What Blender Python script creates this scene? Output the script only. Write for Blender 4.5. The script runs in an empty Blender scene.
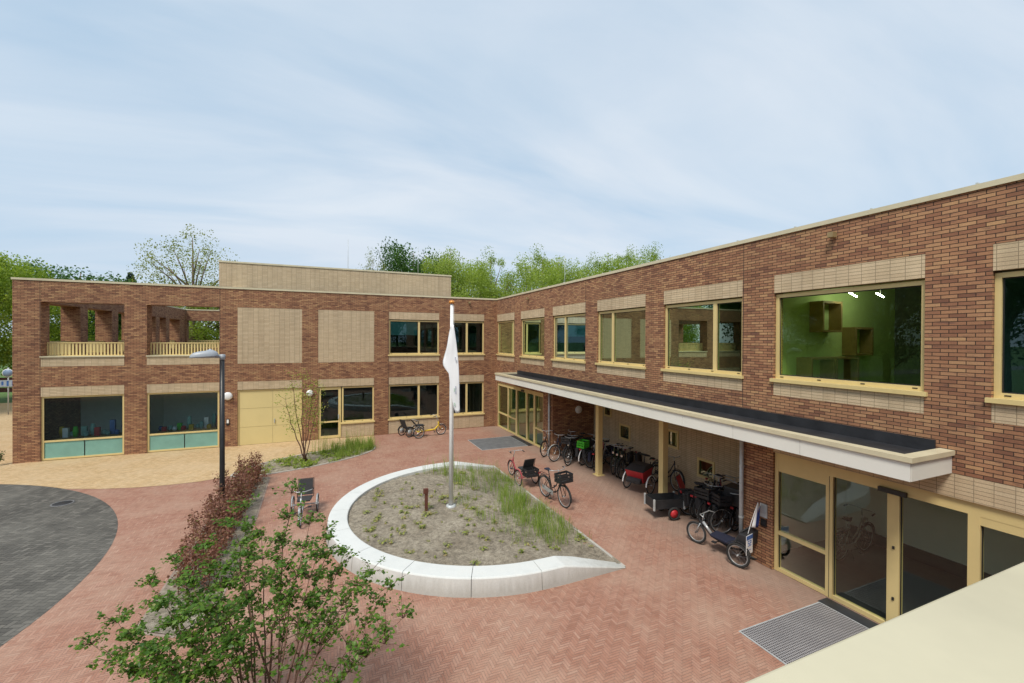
import bpy, bmesh, math, random
import numpy as np
from mathutils import Vector, Matrix
R = math.radians
random.seed(7); rng = np.random.default_rng(7)
sc = bpy.context.scene
col = sc.collection

# ------------------------------------------------------------------ camera
CAM_H, YAW, PIT, ROL, FPX = 5.10, R(23.047), R(-0.304), R(0.287), 431.24
cd = bpy.data.cameras.new("camera"); cam = bpy.data.objects.new("camera", cd); col.objects.link(cam)
cd.sensor_width = 36.0; cd.lens = FPX / 1024 * 36.0; cd.clip_start = 0.05; cd.clip_end = 2000
cd.shift_y = 0.445 / 1024
def _w(x, y):
    x, y = x*math.cos(ROL)-y*math.sin(ROL), x*math.sin(ROL)+y*math.cos(ROL)
    return x, y
def _dir(x, y, f):
    fw = f*math.cos(PIT)-y*math.sin(PIT); up = f*math.sin(PIT)+y*math.cos(PIT)
    return Vector((x*math.cos(YAW)+fw*math.sin(YAW), -x*math.sin(YAW)+fw*math.cos(YAW), up))
rx, ry = _w(1, 0); ux, uy = _w(0, 1)
rv, uv_, fv = _dir(rx, ry, 0), _dir(ux, uy, 0), _dir(0, 0, 1)
cam.matrix_world = Matrix(((rv.x, uv_.x, -fv.x, 0), (rv.y, uv_.y, -fv.y, 0), (rv.z, uv_.z, -fv.z, CAM_H), (0, 0, 0, 1)))
sc.camera = cam

# ------------------------------------------------------------------ world, sun, exposure
SUN_EL, SUN_AZ = R(56), R(226)        # azimuth clockwise from +Y: light comes from the west-south-west
world = bpy.data.worlds.new("World"); sc.world = world; world.use_nodes = True
nt = world.node_tree; nt.nodes.clear()
out = nt.nodes.new("ShaderNodeOutputWorld"); bg = nt.nodes.new("ShaderNodeBackground")
sky = nt.nodes.new("ShaderNodeTexSky"); sky.sky_type = 'NISHITA'; sky.sun_disc = False
sky.sun_elevation = SUN_EL; sky.sun_rotation = SUN_AZ; sky.air_density = 1.0; sky.dust_density = 1.5; sky.ozone_density = 1.5
tc = nt.nodes.new("ShaderNodeTexCoord"); sep = nt.nodes.new("ShaderNodeSeparateXYZ"); nt.links.new(tc.outputs['Generated'], sep.inputs[0])
def wm(op, a, b=None):
    n = nt.nodes.new("ShaderNodeMath"); n.operation = op
    for i, v in enumerate((a, b)):
        if v is None: continue
        if isinstance(v, (int, float)): n.inputs[i].default_value = v
        else: nt.links.new(v, n.inputs[i])
    return n.outputs[0]
zc = wm('ADD', wm('MAXIMUM', sep.outputs[2], 0.0), 0.16)
cx = wm('DIVIDE', sep.outputs[0], zc); cy = wm('DIVIDE', sep.outputs[1], zc)
comb = nt.nodes.new("ShaderNodeCombineXYZ"); nt.links.new(cx, comb.inputs[0]); nt.links.new(cy, comb.inputs[1])
mp = nt.nodes.new("ShaderNodeMapping"); nt.links.new(comb.outputs[0], mp.inputs[0])
mp.inputs['Rotation'].default_value = (0, 0, R(28)); mp.inputs['Scale'].default_value = (0.42, 1.05, 1)
n1 = nt.nodes.new("ShaderNodeTexNoise"); n1.inputs['Scale'].default_value = 1.3; n1.inputs['Detail'].default_value = 7; n1.inputs['Roughness'].default_value = 0.52; n1.inputs['Distortion'].default_value = 0.5
nt.links.new(mp.outputs[0], n1.inputs['Vector'])
r1 = nt.nodes.new("ShaderNodeValToRGB"); r1.color_ramp.elements[0].position = 0.30; r1.color_ramp.elements[1].position = 0.62
r1.color_ramp.elements[0].color = (0.0, 0.0, 0.0, 1); r1.color_ramp.elements[1].color = (0.94, 0.94, 0.94, 1)
nt.links.new(n1.outputs['Fac'], r1.inputs[0])
n2 = nt.nodes.new("ShaderNodeTexNoise"); n2.inputs['Scale'].default_value = 0.55; n2.inputs['Detail'].default_value = 4
nt.links.new(mp.outputs[0], n2.inputs['Vector'])
cr = nt.nodes.new("ShaderNodeValToRGB"); cr.color_ramp.elements[0].position = 0.35; cr.color_ramp.elements[1].position = 0.68
cr.color_ramp.elements[0].color = (4.75, 5.3, 6.0, 1); cr.color_ramp.elements[1].color = (5.4, 5.9, 6.4, 1)
nt.links.new(n2.outputs['Fac'], cr.inputs[0])
mx = nt.nodes.new("ShaderNodeMix"); mx.data_type = 'RGBA'
nt.links.new(r1.outputs[0], mx.inputs[0]); thin = nt.nodes.new("ShaderNodeMix"); thin.data_type = 'RGBA'; thin.inputs[0].default_value = 0.80      # thin veil of high cloud over the clear sky
nt.links.new(sky.outputs[0], thin.inputs[6]); thin.inputs[7].default_value = (3.5, 4.7, 5.85, 1)
nt.links.new(thin.outputs[2], mx.inputs[6]); nt.links.new(cr.outputs[0], mx.inputs[7])
nt.links.new(mx.outputs[2], bg.inputs['Color']); bg.inputs['Strength'].default_value = 0.1
nt.links.new(bg.outputs[0], out.inputs[0])
sd = bpy.data.lights.new("sun", 'SUN'); sun = bpy.data.objects.new("sun", sd); col.objects.link(sun)
sd.energy = 2.2; sd.angle = R(16); sd.color = (1.0, 0.94, 0.83)
sdir = Vector((math.sin(SUN_AZ)*math.cos(SUN_EL), math.cos(SUN_AZ)*math.cos(SUN_EL), math.sin(SUN_EL)))
sun.rotation_euler = (-sdir).to_track_quat('-Z', 'Y').to_euler(); sun.location = (-20, -15, 40)
vs = sc.view_settings; sc.display_settings.display_device = 'sRGB'
vs.view_transform = 'Standard'; vs.look = 'None'; vs.exposure = 0.55; vs.gamma = 1.0; vs.use_curve_mapping = False
sc.cycles.use_denoising = True; sc.cycles.max_bounces = 8; sc.cycles.transparent_max_bounces = 16
sc.cycles.caustics_reflective = False; sc.cycles.caustics_refractive = False

# ------------------------------------------------------------------ node expression helper
class X:
    def __init__(s, t, sock): s.t, s.s = t, sock
    def _m(s, op, o=None, o2=None):
        n = s.t.nodes.new("ShaderNodeMath"); n.operation = op; s.t.links.new(s.s, n.inputs[0])
        for i, v in ((1, o), (2, o2)):
            if v is None: continue
            if isinstance(v, X): s.t.links.new(v.s, n.inputs[i])
            else: n.inputs[i].default_value = v
        return X(s.t, n.outputs[0])
    def __add__(s, o): return s._m('ADD', o)
    def __sub__(s, o): return s._m('SUBTRACT', o)
    def __mul__(s, o): return s._m('MULTIPLY', o)
    def __truediv__(s, o): return s._m('DIVIDE', o)
    def floor(s): return s._m('FLOOR')
    def fract(s): return s._m('FRACT')
    def mod(s, o): return s._m('FLOORED_MODULO', o)
    def lt(s, o): return s._m('LESS_THAN', o)
    def gt(s, o): return s._m('GREATER_THAN', o)
    def mn(s, o): return s._m('MINIMUM', o)
    def mxm(s, o): return s._m('MAXIMUM', o)
    def inv(s): return s._m('MULTIPLY_ADD', -1.0, 1.0)
    def mix(s, a, b):   # s ? b : a
        return a*s.inv() + b*s
def newmat(name, rough=0.7, color=(0.5, 0.5, 0.5), metal=0.0, spec=0.5):
    m = bpy.data.materials.new(name); m.use_nodes = True
    b = m.node_tree.nodes['Principled BSDF']
    b.inputs['Base Color'].default_value = (*color, 1); b.inputs['Roughness'].default_value = rough; b.inputs['Metallic'].default_value = metal
    b.inputs['Specular IOR Level'].default_value = spec
    return m, m.node_tree, b
def ramp(t, fac, stops, interp='LINEAR'):
    n = t.nodes.new("ShaderNodeValToRGB"); n.color_ramp.interpolation = interp
    e = n.color_ramp.elements
    while len(e) < len(stops): e.new(0.5)
    for k, (p, c) in enumerate(stops): e[k].position = p; e[k].color = (*c, 1) if len(c) == 3 else c
    t.links.new(fac, n.inputs[0]); return n.outputs[0]
def noise(t, vec, scale, detail=4, rough=0.5):
    n = t.nodes.new("ShaderNodeTexNoise"); n.inputs['Scale'].default_value = scale; n.inputs['Detail'].default_value = detail; n.inputs['Roughness'].default_value = rough
    if vec is not None: t.links.new(vec, n.inputs['Vector'])
    return n.outputs['Fac']
def mixc(t, fac, a, b, mode='MIX'):
    n = t.nodes.new("ShaderNodeMix"); n.data_type = 'RGBA'; n.blend_type = mode
    for i, v in ((0, fac), (6, a), (7, b)):
        if isinstance(v, X): v = v.s
        if isinstance(v, (int, float)): n.inputs[i].default_value = v
        elif isinstance(v, tuple): n.inputs[i].default_value = (*v, 1)
        else: t.links.new(v, n.inputs[i])
    return n.outputs[2]
def white(t, x, y, z=None):
    c = t.nodes.new("ShaderNodeCombineXYZ"); t.links.new(x.s, c.inputs[0]); t.links.new(y.s, c.inputs[1])
    if z is not None: t.links.new(z.s, c.inputs[2])
    n = t.nodes.new("ShaderNodeTexWhiteNoise"); n.noise_dimensions = '3D'; t.links.new(c.outputs[0], n.inputs['Vector']); return n
def bump(t, b, h, dist, strength=1.0):
    n = t.nodes.new("ShaderNodeBump"); n.inputs['Distance'].default_value = dist; n.inputs['Strength'].default_value = strength
    t.links.new(h.s if isinstance(h, X) else h, n.inputs['Height']); t.links.new(n.outputs[0], b.inputs['Normal'])
def uvxy(t):
    u = t.nodes.new("ShaderNodeUVMap"); s = t.nodes.new("ShaderNodeSeparateXYZ"); t.links.new(u.outputs[0], s.inputs[0])
    return u.outputs[0], X(t, s.outputs[0]), X(t, s.outputs[1])

def brick_mat(name, stops, joint, L=0.22, H=0.0616, half=True, jw=0.006, jh=0.006, patch=0.25, rough=0.85, streak=0.0):
    m, t, b = newmat(name, rough)
    uv, u, v = uvxy(t)
    row = (v/H).floor()
    uu = u/L + (row.mod(2.0)*0.5 if half else X(t, u.s)*0.0)
    idx = uu.floor(); fu = uu.fract(); fv = (v/H).fract()
    w = white(t, idx, row)
    pn = noise(t, uv, 0.9, 3)
    val = X(t, w.outputs['Value']) + (X(t, pn) - 0.5)*patch
    c = ramp(t, val.s, stops)
    fine = noise(t, uv, 60, 2)
    c = mixc(t, 0.28, c, ramp(t, fine, [(0.3, (0.55, 0.55, 0.55)), (0.7, (1.35, 1.3, 1.25))]), 'MULTIPLY')
    weather = noise(t, uv, 0.35, 5)
    c = mixc(t, 0.5, c, ramp(t, weather, [(0.3, (0.86, 0.86, 0.88)), (0.7, (1.12, 1.1, 1.06))]), 'MULTIPLY')
    if streak:
        mpn = t.nodes.new("ShaderNodeMapping"); mpn.inputs['Scale'].default_value = (3.2, 13.0, 1); t.links.new(uv, mpn.inputs[0])
        sn = noise(t, mpn.outputs[0], 1.0, 5, 0.62)
        c = mixc(t, (X(t, ramp(t, sn, [(0.56, (0, 0, 0)), (0.68, (1, 1, 1))]))*streak), c, (0.115, 0.062, 0.052))
    mpv = t.nodes.new("ShaderNodeMapping"); mpv.inputs['Scale'].default_value = (2.6, 0.22, 1); t.links.new(uv, mpv.inputs[0])
    c = mixc(t, 0.6, c, ramp(t, noise(t, mpv.outputs[0], 1.0, 6, 0.6), [(0.32, (0.80, 0.79, 0.79)), (0.5, (1, 1, 1)), (0.70, (1.16, 1.16, 1.17))]), 'MULTIPLY')
    du = fu.mn(fu.inv())*L; dv = fv.mn(fv.inv())*H
    jm = du.lt(jw).mxm(dv.lt(jh))
    c = mixc(t, jm, c, joint)
    t.links.new(c, b.inputs['Base Color'])
    bump(t, b, jm.inv() + X(t, fine)*0.25, 0.008)
    return m
def pave_mat(name, stops, joint, w=0.048, ratio=4, rot=0.0, jw=0.05, patch=0.3, dull_band=None, rough=0.85, sandc=(0.46, 0.315, 0.235)):
    m, t, b = newmat(name, rough)
    uv = t.nodes.new("ShaderNodeUVMap").outputs[0]
    mpn = t.nodes.new("ShaderNodeMapping"); mpn.inputs['Rotation'].default_value = (0, 0, rot); mpn.inputs['Scale'].default_value = (1/w, 1/w, 1)
    t.links.new(uv, mpn.inputs[0])
    s = t.nodes.new("ShaderNodeSeparateXYZ"); t.links.new(mpn.outputs[0], s.inputs[0])
    x, y = X(t, s.outputs[0]), X(t, s.outputs[1])
    i, j = x.floor(), y.floor(); fx, fy = x.fract(), y.fract()
    n = float(ratio); k = (i - j).mod(2*n)
    hor = k.lt(n-0.5); ver = hor.inv()
    bi = i - hor*k; bj = j - ver*((k*-1.0) + (2*n-1))
    wn = white(t, bi, bj, hor)
    notl = k.gt(0.5); notr = (k.gt(n-1.5)*hor).inv(); notb = k.lt(2*n-1.5); nott = (k.lt(n+0.5)*ver).inv()
    dl = fx + hor*notl*9.0; dr = fx.inv() + hor*notr*9.0; db = fy + ver*notb*9.0; dt = fy.inv() + ver*nott*9.0
    d = dl.mn(dr).mn(db).mn(dt)
    jm = d.lt(jw)
    pn = noise(t, uv, 0.45, 5, 0.6)
    val = X(t, wn.outputs['Value'])*0.8 + 0.1 + (X(t, pn) - 0.5)*patch
    c = ramp(t, val.s, stops)
    fine = noise(t, uv, 45, 3)
    c = mixc(t, 0.3, c, ramp(t, fine, [(0.3, (0.7, 0.7, 0.7)), (0.7, (1.25, 1.25, 1.25))]), 'MULTIPLY')
    c = mixc(t, jm, c, joint)
    mid = noise(t, uv, 7.0, 5, 0.7)
    c = mixc(t, 0.5, c, ramp(t, mid, [(0.3, (0.74, 0.74, 0.76)), (0.7, (1.24, 1.22, 1.20))]), 'MULTIPLY')
    sand = noise(t, uv, 0.55, 9, 0.72)
    c = mixc(t, ramp(t, sand, [(0.44, (0, 0, 0)), (0.70, (0.68, 0.68, 0.68))]), c, sandc)
    if dull_band:  # duller brown band beyond the given x, with a ragged edge
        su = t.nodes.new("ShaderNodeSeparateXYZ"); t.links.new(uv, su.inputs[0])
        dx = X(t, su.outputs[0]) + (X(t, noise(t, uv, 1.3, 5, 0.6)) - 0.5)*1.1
        band_mask = ramp(t, ((dx - dull_band[0])/dull_band[1]).s, [(0, (0, 0, 0)), (1, (0.62, 0.62, 0.62))])
        c = mixc(t, band_mask, c, (0.30, 0.225, 0.18))
    t.links.new(c, b.inputs['Base Color'])
    bump(t, b, jm.inv() + X(t, fine)*0.3, 0.006)
    return m
def plain(name, color, rough=0.5, metal=0.0, var=0.12, scale=6.0, spec=0.5, bmp=0.0):
    m, t, b = newmat(name, rough, color, metal, spec)
    g = t.nodes.new("ShaderNodeTexCoord").outputs['Object']
    f = noise(t, g, scale, 5, 0.6)
    lo = tuple(c*(1-var) for c in color); hi = tuple(min(1, c*(1+var)) for c in color)
    t.links.new(ramp(t, f, [(0.3, lo), (0.7, hi)]), b.inputs['Base Color'])
    rr = X(t, f)*0.2 + (rough-0.1); t.links.new(rr.s, b.inputs['Roughness'])
    if bmp: bump(t, b, f, bmp)
    return m
def leaf_mat(name, stops, trans=0.35, rough=0.55):
    m, t, b = newmat(name, rough)
    a = t.nodes.new("ShaderNodeAttribute"); a.attribute_name = "tint"
    c = ramp(t, a.outputs['Fac'], stops)
    t.links.new(c, b.inputs['Base Color']); b.inputs['Specular IOR Level'].default_value = 0.3
    tr = t.nodes.new("ShaderNodeBsdfTranslucent"); t.links.new(mixc(t, 1.0, c, (1.35, 1.35, 0.7), 'MULTIPLY'), tr.inputs['Color'])
    ms = t.nodes.new("ShaderNodeMixShader"); ms.inputs[0].default_value = trans
    t.links.new(b.outputs[0], ms.inputs[1]); t.links.new(tr.outputs[0], ms.inputs[2])
    t.links.new(ms.outputs[0], t.nodes['Material Output'].inputs[0]); return m
def glass_mat(name, tint, refl=1.0, rough=0.0, refl_tint=(0.9, 1.0, 0.97)):
    m = bpy.data.materials.new(name); m.use_nodes = True; t = m.node_tree; t.nodes.clear()
    o = t.nodes.new("ShaderNodeOutputMaterial"); tr = t.nodes.new("ShaderNodeBsdfTransparent"); tr.inputs[0].default_value = (*tint, 1)
    g = t.nodes.new("ShaderNodeBsdfGlossy"); g.inputs['Roughness'].default_value = rough; g.inputs['Color'].default_value = (*refl_tint, 1)
    f = t.nodes.new("ShaderNodeFresnel"); f.inputs['IOR'].default_value = 1.5
    mm = t.nodes.new("ShaderNodeMath"); mm.operation = 'MULTIPLY'; mm.use_clamp = True; mm.inputs[1].default_value = 1.25*refl; t.links.new(f.outputs[0], mm.inputs[0])
    bn = t.nodes.new("ShaderNodeBump"); bn.inputs['Distance'].default_value = 0.02; bn.inputs['Strength'].default_value = 0.04
    tcn = t.nodes.new("ShaderNodeTexCoord"); t.links.new(noise(t, tcn.outputs['Object'], 0.9, 1), bn.inputs['Height']); t.links.new(bn.outputs[0], g.inputs['Normal'])
    ms = t.nodes.new("ShaderNodeMixShader"); t.links.new(mm.outputs[0], ms.inputs[0]); t.links.new(tr.outputs[0], ms.inputs[1]); t.links.new(g.outputs[0], ms.inputs[2])
    t.links.new(ms.outputs[0], o.inputs[0]); return m

M = {}
M['brick'] = brick_mat('red_brick', [(0.0, (0.215, 0.096, 0.057)), (0.12, (0.285, 0.131, 0.074)), (0.35, (0.36, 0.176, 0.095)), (0.65, (0.408, 0.211, 0.112)), (0.88, (0.452, 0.25, 0.133)), (1.0, (0.50, 0.29, 0.145))], (0.038, 0.022, 0.015), L=0.206, jw=0.005, jh=0.0058, patch=0.3, streak=0.6)
M['tan'] = brick_mat('tan_brick', [(0.0, (0.56, 0.435, 0.285)), (0.5, (0.60, 0.475, 0.315)), (1.0, (0.64, 0.51, 0.345))], (0.27, 0.205, 0.135), half=False, jw=0.0028, jh=0.004, patch=0.3)
M['cream'] = plain('cream_coated_metal', (0.70, 0.555, 0.26), 0.38, var=0.05, scale=2)
M['coping'] = plain('pale_cream_coping', (0.63, 0.565, 0.395), 0.34, var=0.08, scale=2.5)
M['door'] = plain('cream_door_paint', (0.68, 0.56, 0.27), 0.45, var=0.04, scale=1)
M['fascia'] = plain('white_fascia_panel', (0.78, 0.77, 0.715), 0.45, var=0.03, scale=1)
M['roof'] = plain('black_roof_membrane', (0.022, 0.023, 0.027), 0.55, var=0.35, scale=3, bmp=0.01)
M['dark'] = plain('dark_void', (0.02, 0.02, 0.02), 0.8)
M['glass'] = glass_mat('tinted_glass', (0.52, 0.76, 0.50), 0.42, 0.0, (0.80, 1.0, 0.78))
M['glass_g'] = glass_mat('green_glass', (0.84, 0.96, 0.60), 0.7, 0.0, (0.75, 1.0, 0.75))
M['glass_d'] = glass_mat('door_glass', (0.80, 0.88, 0.76), 0.72)
M['glass_e'] = glass_mat('far_entrance_glass', (0.55, 0.72, 0.45), 0.30, 0.0, (0.85, 1.0, 0.8))
M['glass_w'] = glass_mat('clear_shop_glass', (0.78, 0.93, 0.95), 1.0, 0.0, (0.8, 0.97, 1.0))
M['glass_l'] = glass_mat('blue_green_glass', (0.46, 0.72, 0.72), 1.5, 0.0, (0.72, 0.95, 1.0))
M['teal'] = plain('frosted_teal_panel', (0.20, 0.40, 0.35), 0.25, var=0.12, scale=1.5)
M['blind'] = plain('teal_blind', (0.25, 0.45, 0.42), 0.8)
M['zinc'] = plain('galvanised_steel', (0.50, 0.53, 0.54), 0.45, 0.15, var=0.15, scale=9)
M['white'] = plain('white_paint', (0.86, 0.86, 0.86), 0.4, var=0.02)
M['black'] = plain('black_paint', (0.018, 0.018, 0.020), 0.4, var=0.2)
M['rubber'] = plain('tyre_rubber', (0.025, 0.025, 0.025), 0.8, var=0.2)
M['plastic'] = plain('black_plastic', (0.022, 0.023, 0.026), 0.55, var=0.25)
M['fabric'] = plain('black_mesh_fabric', (0.035, 0.035, 0.038), 0.9, var=0.3, scale=30)
M['chrome'] = plain('bright_steel', (0.62, 0.62, 0.62), 0.25, 0.9, var=0.1)
M['greyp'] = plain('grey_lamp_paint', (0.36, 0.39, 0.43), 0.4, var=0.06)
M['red'] = plain('red_plastic', (0.50, 0.03, 0.04), 0.45)
M['pinkred'] = plain('pinkish_red_paint', (0.42, 0.07, 0.08), 0.4)
M['green'] = plain('bright_green_plastic', (0.07, 0.50, 0.03), 0.5)
M['blue'] = plain('dark_blue_fabric', (0.012, 0.015, 0.036), 0.85)
M['yellow'] = plain('yellow_paint', (0.68, 0.46, 0.04), 0.4)
M['silver'] = plain('silver_paint', (0.45, 0.47, 0.48), 0.35, 0.4)
M['olive'] = plain('olive_paint', (0.12, 0.15, 0.06), 0.4)
M['dgreen'] = plain('dark_green_paint', (0.02, 0.06, 0.04), 0.4)
M['brownl'] = plain('bronze_housing', (0.30, 0.22, 0.11), 0.5)
M['corten'] = plain('rusted_steel', (0.13, 0.045, 0.03), 0.85, var=0.3, scale=14)
def concrete_mat():
    m, t, b = newmat('pale_concrete', 0.78)
    g = t.nodes.new("ShaderNodeTexCoord").outputs['Object']
    sp = t.nodes.new("ShaderNodeSeparateXYZ"); t.links.new(g, sp.inputs[0])
    mp_ = t.nodes.new("ShaderNodeMapping"); mp_.inputs['Scale'].default_value = (6, 6, 0.6); t.links.new(g, mp_.inputs[0])
    st = noise(t, mp_.outputs[0], 1.6, 6, 0.65); bl = noise(t, g, 1.7, 6, 0.65); fi = noise(t, g, 40, 3, 0.6)
    c = ramp(t, bl, [(0.3, (0.60, 0.62, 0.61)), (0.7, (0.70, 0.715, 0.70))])
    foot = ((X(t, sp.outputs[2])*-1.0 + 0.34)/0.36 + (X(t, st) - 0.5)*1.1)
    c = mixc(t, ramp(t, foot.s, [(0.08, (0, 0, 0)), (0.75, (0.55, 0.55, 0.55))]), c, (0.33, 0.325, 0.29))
    c = mixc(t, ramp(t, bl, [(0.55, (0, 0, 0)), (0.8, (0.3, 0.3, 0.3))]), c, (0.50, 0.49, 0.44))
    c = mixc(t, 0.25, c, ramp(t, fi, [(0.3, (0.8, 0.8, 0.8)), (0.7, (1.15, 1.15, 1.15))]), 'MULTIPLY')
    t.links.new(c, b.inputs['Base Color']); bump(t, b, fi, 0.003); return m
M['concrete'] = concrete_mat()
M['kerbc'] = plain('grey_concrete_edging', (0.44, 0.42, 0.38), 0.85, var=0.12, scale=4)
M['flag'] = plain('white_flag_cloth', (0.84, 0.85, 0.88), 0.8, var=0.02)
M['gold'] = plain('orange_gold_finial', (0.70, 0.28, 0.06), 0.35, 0.3)
M['opal'] = plain('opal_lamp_glass', (0.82, 0.83, 0.84), 0.3, var=0.02)
M['bark'] = plain('grey_brown_bark', (0.17, 0.125, 0.09), 0.9, var=0.35, scale=14, bmp=0.01)
M['stem'] = plain('red_brown_stem', (0.14, 0.075, 0.05), 0.85, var=0.3, scale=20)
M['intw'] = plain('interior_pale_wall', (0.74, 0.77, 0.70), 0.8, var=0.05)
M['intl'] = plain('white_lobby_paint', (0.86, 0.87, 0.84), 0.7, var=0.02)
M['intg'] = plain('interior_green_wall', (0.60, 0.74, 0.36), 0.8, var=0.05)
M['intm'] = plain('interior_grey_green_wall', (0.36, 0.41, 0.33), 0.8, var=0.08)
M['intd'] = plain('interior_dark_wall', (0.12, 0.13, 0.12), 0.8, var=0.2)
M['floor'] = plain('interior_dark_floor', (0.035, 0.032, 0.035), 0.35, var=0.1)
M['wood'] = plain('plywood', (0.38, 0.25, 0.11), 0.6, var=0.15, scale=8)
M['asphalt'] = plain('asphalt', (0.16, 0.16, 0.165), 0.9, var=0.15, scale=3)
M['lawn'] = plain('lawn_grass', (0.085, 0.16, 0.03), 0.95, var=0.45, scale=1.2, bmp=0.03)
M['signblue'] = plain('blue_sign_paint', (0.06, 0.16, 0.45), 0.4)
M['kerbd'] = plain('weathered_edging', (0.30, 0.235, 0.195), 0.9, var=0.25, scale=5)
M['parapet'] = plain('parapet_shaded_coping', (0.53, 0.485, 0.345), 0.34, var=0.07, scale=2.0)  # roof coping cream darkened: dimmer light on the parapet put into its colour
M['timber'] = plain('red_brown_timber', (0.13, 0.06, 0.045), 0.8, var=0.25, scale=3)
def soil_mat():
    m, t, b = newmat('sandy_soil', 0.95)
    g = t.nodes.new("ShaderNodeTexCoord").outputs['Object']
    a = noise(t, g, 1.2, 6, 0.65); f = noise(t, g, 9, 7, 0.8); f2 = noise(t, g, 55, 3, 0.7)
    c = ramp(t, a, [(0.3, (0.26, 0.22, 0.165)), (0.7, (0.42, 0.37, 0.29))])
    c = mixc(t, 0.85, c, ramp(t, f, [(0.36, (0.40, 0.38, 0.36)), (0.60, (1.28, 1.28, 1.28))]), 'MULTIPLY')
    c = mixc(t, 0.6, c, ramp(t, f2, [(0.3, (0.5, 0.5, 0.5)), (0.7, (1.4, 1.4, 1.4))]), 'MULTIPLY')
    t.links.new(c, b.inputs['Base Color']); bump(t, b, X(t, f) + X(t, f2)*0.4, 0.05); return m
M['soil'] = soil_mat()
def grate_mat():
    m, t, b = newmat('steel_grate_mat', 0.55)
    uv, u, v = uvxy(t)
    fu = (u/0.045).fract(); fvv = (v/0.045).fract()
    hole = fu.gt(0.32)*fvv.gt(0.32)
    n = noise(t, uv, 2.0, 4)
    base = ramp(t, n, [(0.3, (0.30, 0.29, 0.30)), (0.7, (0.40, 0.385, 0.39))])
    t.links.new(mixc(t, hole, base, (0.085, 0.08, 0.085)), b.inputs['Base Color']); bump(t, b, hole.inv(), 0.01); return m
M['grate'] = grate_mat()
def mat_mat():
    m, t, b = newmat('dark_entrance_mat', 0.9)
    uv, u, v = uvxy(t); n = noise(t, uv, 3.0, 5)
    st = (u/0.06).fract().lt(0.3)
    t.links.new(mixc(t, st*0.5, ramp(t, n, [(0.3, (0.11, 0.115, 0.12)), (0.7, (0.17, 0.175, 0.18))]), (0.07, 0.07, 0.075)), b.inputs['Base Color']); return m
M['mat'] = mat_mat()
RED = [(0.0, (0.296, 0.139, 0.094)), (0.3, (0.352, 0.175, 0.120)), (0.65, (0.381, 0.197, 0.139)), (0.9, (0.414, 0.235, 0.171)), (1.0, (0.470, 0.315, 0.252))]
M['pave_r'] = pave_mat('red_herringbone_paving', RED, (0.27, 0.16, 0.12), rot=R(0), dull_band=(7.75, 1.0), jw=0.07)
M['pave_y'] = pave_mat('yellow_herringbone_paving', [(0.0, (0.46, 0.31, 0.155)), (0.5, (0.57, 0.40, 0.215)), (1.0, (0.66, 0.49, 0.29))], (0.38, 0.26, 0.14), rot=R(35), sandc=(0.60, 0.46, 0.29))
M['pave_g'] = pave_mat('grey_herringbone_paving', [(0.0, (0.066, 0.062, 0.055)), (0.5, (0.102, 0.096, 0.084)), (0.85, (0.14, 0.131, 0.115)), (1.0, (0.22, 0.207, 0.182))], (0.045, 0.043, 0.04), w=0.105, ratio=2, rot=R(20), sandc=(0.17, 0.16, 0.14), jw=0.06)
M['leaf_near'] = leaf_mat('serviceberry_leaves', [(0.0, (0.040, 0.11, 0.018)), (0.40, (0.105, 0.215, 0.030)), (0.8, (0.20, 0.32, 0.05)), (0.93, (0.30, 0.34, 0.08)), (1.0, (0.32, 0.16, 0.08))], 0.42, 0.42)
M['leaf_lime'] = leaf_mat('spring_green_leaves', [(0.0, (0.17, 0.235, 0.035)), (0.5, (0.30, 0.395, 0.07)), (1.0, (0.42, 0.50, 0.15))], 0.5)
M['leaf_dark'] = leaf_mat('dark_green_leaves', [(0.0, (0.025, 0.07, 0.02)), (0.5, (0.06, 0.14, 0.03)), (1.0, (0.11, 0.21, 0.045))], 0.35)
M['leaf_mid'] = leaf_mat('mid_green_leaves', [(0.0, (0.12, 0.20, 0.028)), (0.5, (0.27, 0.37, 0.055)), (1.0, (0.39, 0.46, 0.11))], 0.5)
M['leaf_airy'] = leaf_mat('pale_spring_leaves', [(0.0, (0.15, 0.18, 0.05)), (0.5, (0.25, 0.29, 0.07)), (1.0, (0.34, 0.36, 0.13))], 0.4)
M['leaf_conifer'] = leaf_mat('conifer_needles', [(0.0, (0.012, 0.03, 0.018)), (1.0, (0.035, 0.07, 0.04))], 0.1)
M['leaf_bronze'] = leaf_mat('bronze_hedge_leaves', [(0.0, (0.13, 0.055, 0.042)), (0.5, (0.25, 0.115, 0.085)), (0.85, (0.34, 0.175, 0.125)), (1.0, (0.22, 0.21, 0.08))], 0.3)
M['grass'] = leaf_mat('ornamental_grass_blades', [(0.0, (0.14, 0.24, 0.035)), (0.55, (0.27, 0.39, 0.075)), (0.85, (0.40, 0.44, 0.16)), (1.0, (0.56, 0.48, 0.26))], 0.42)
M['seedling'] = leaf_mat('seedling_leaves', [(0.0, (0.17, 0.22, 0.05)), (0.6, (0.34, 0.37, 0.10)), (1.0, (0.40, 0.31, 0.16))], 0.3)

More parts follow.
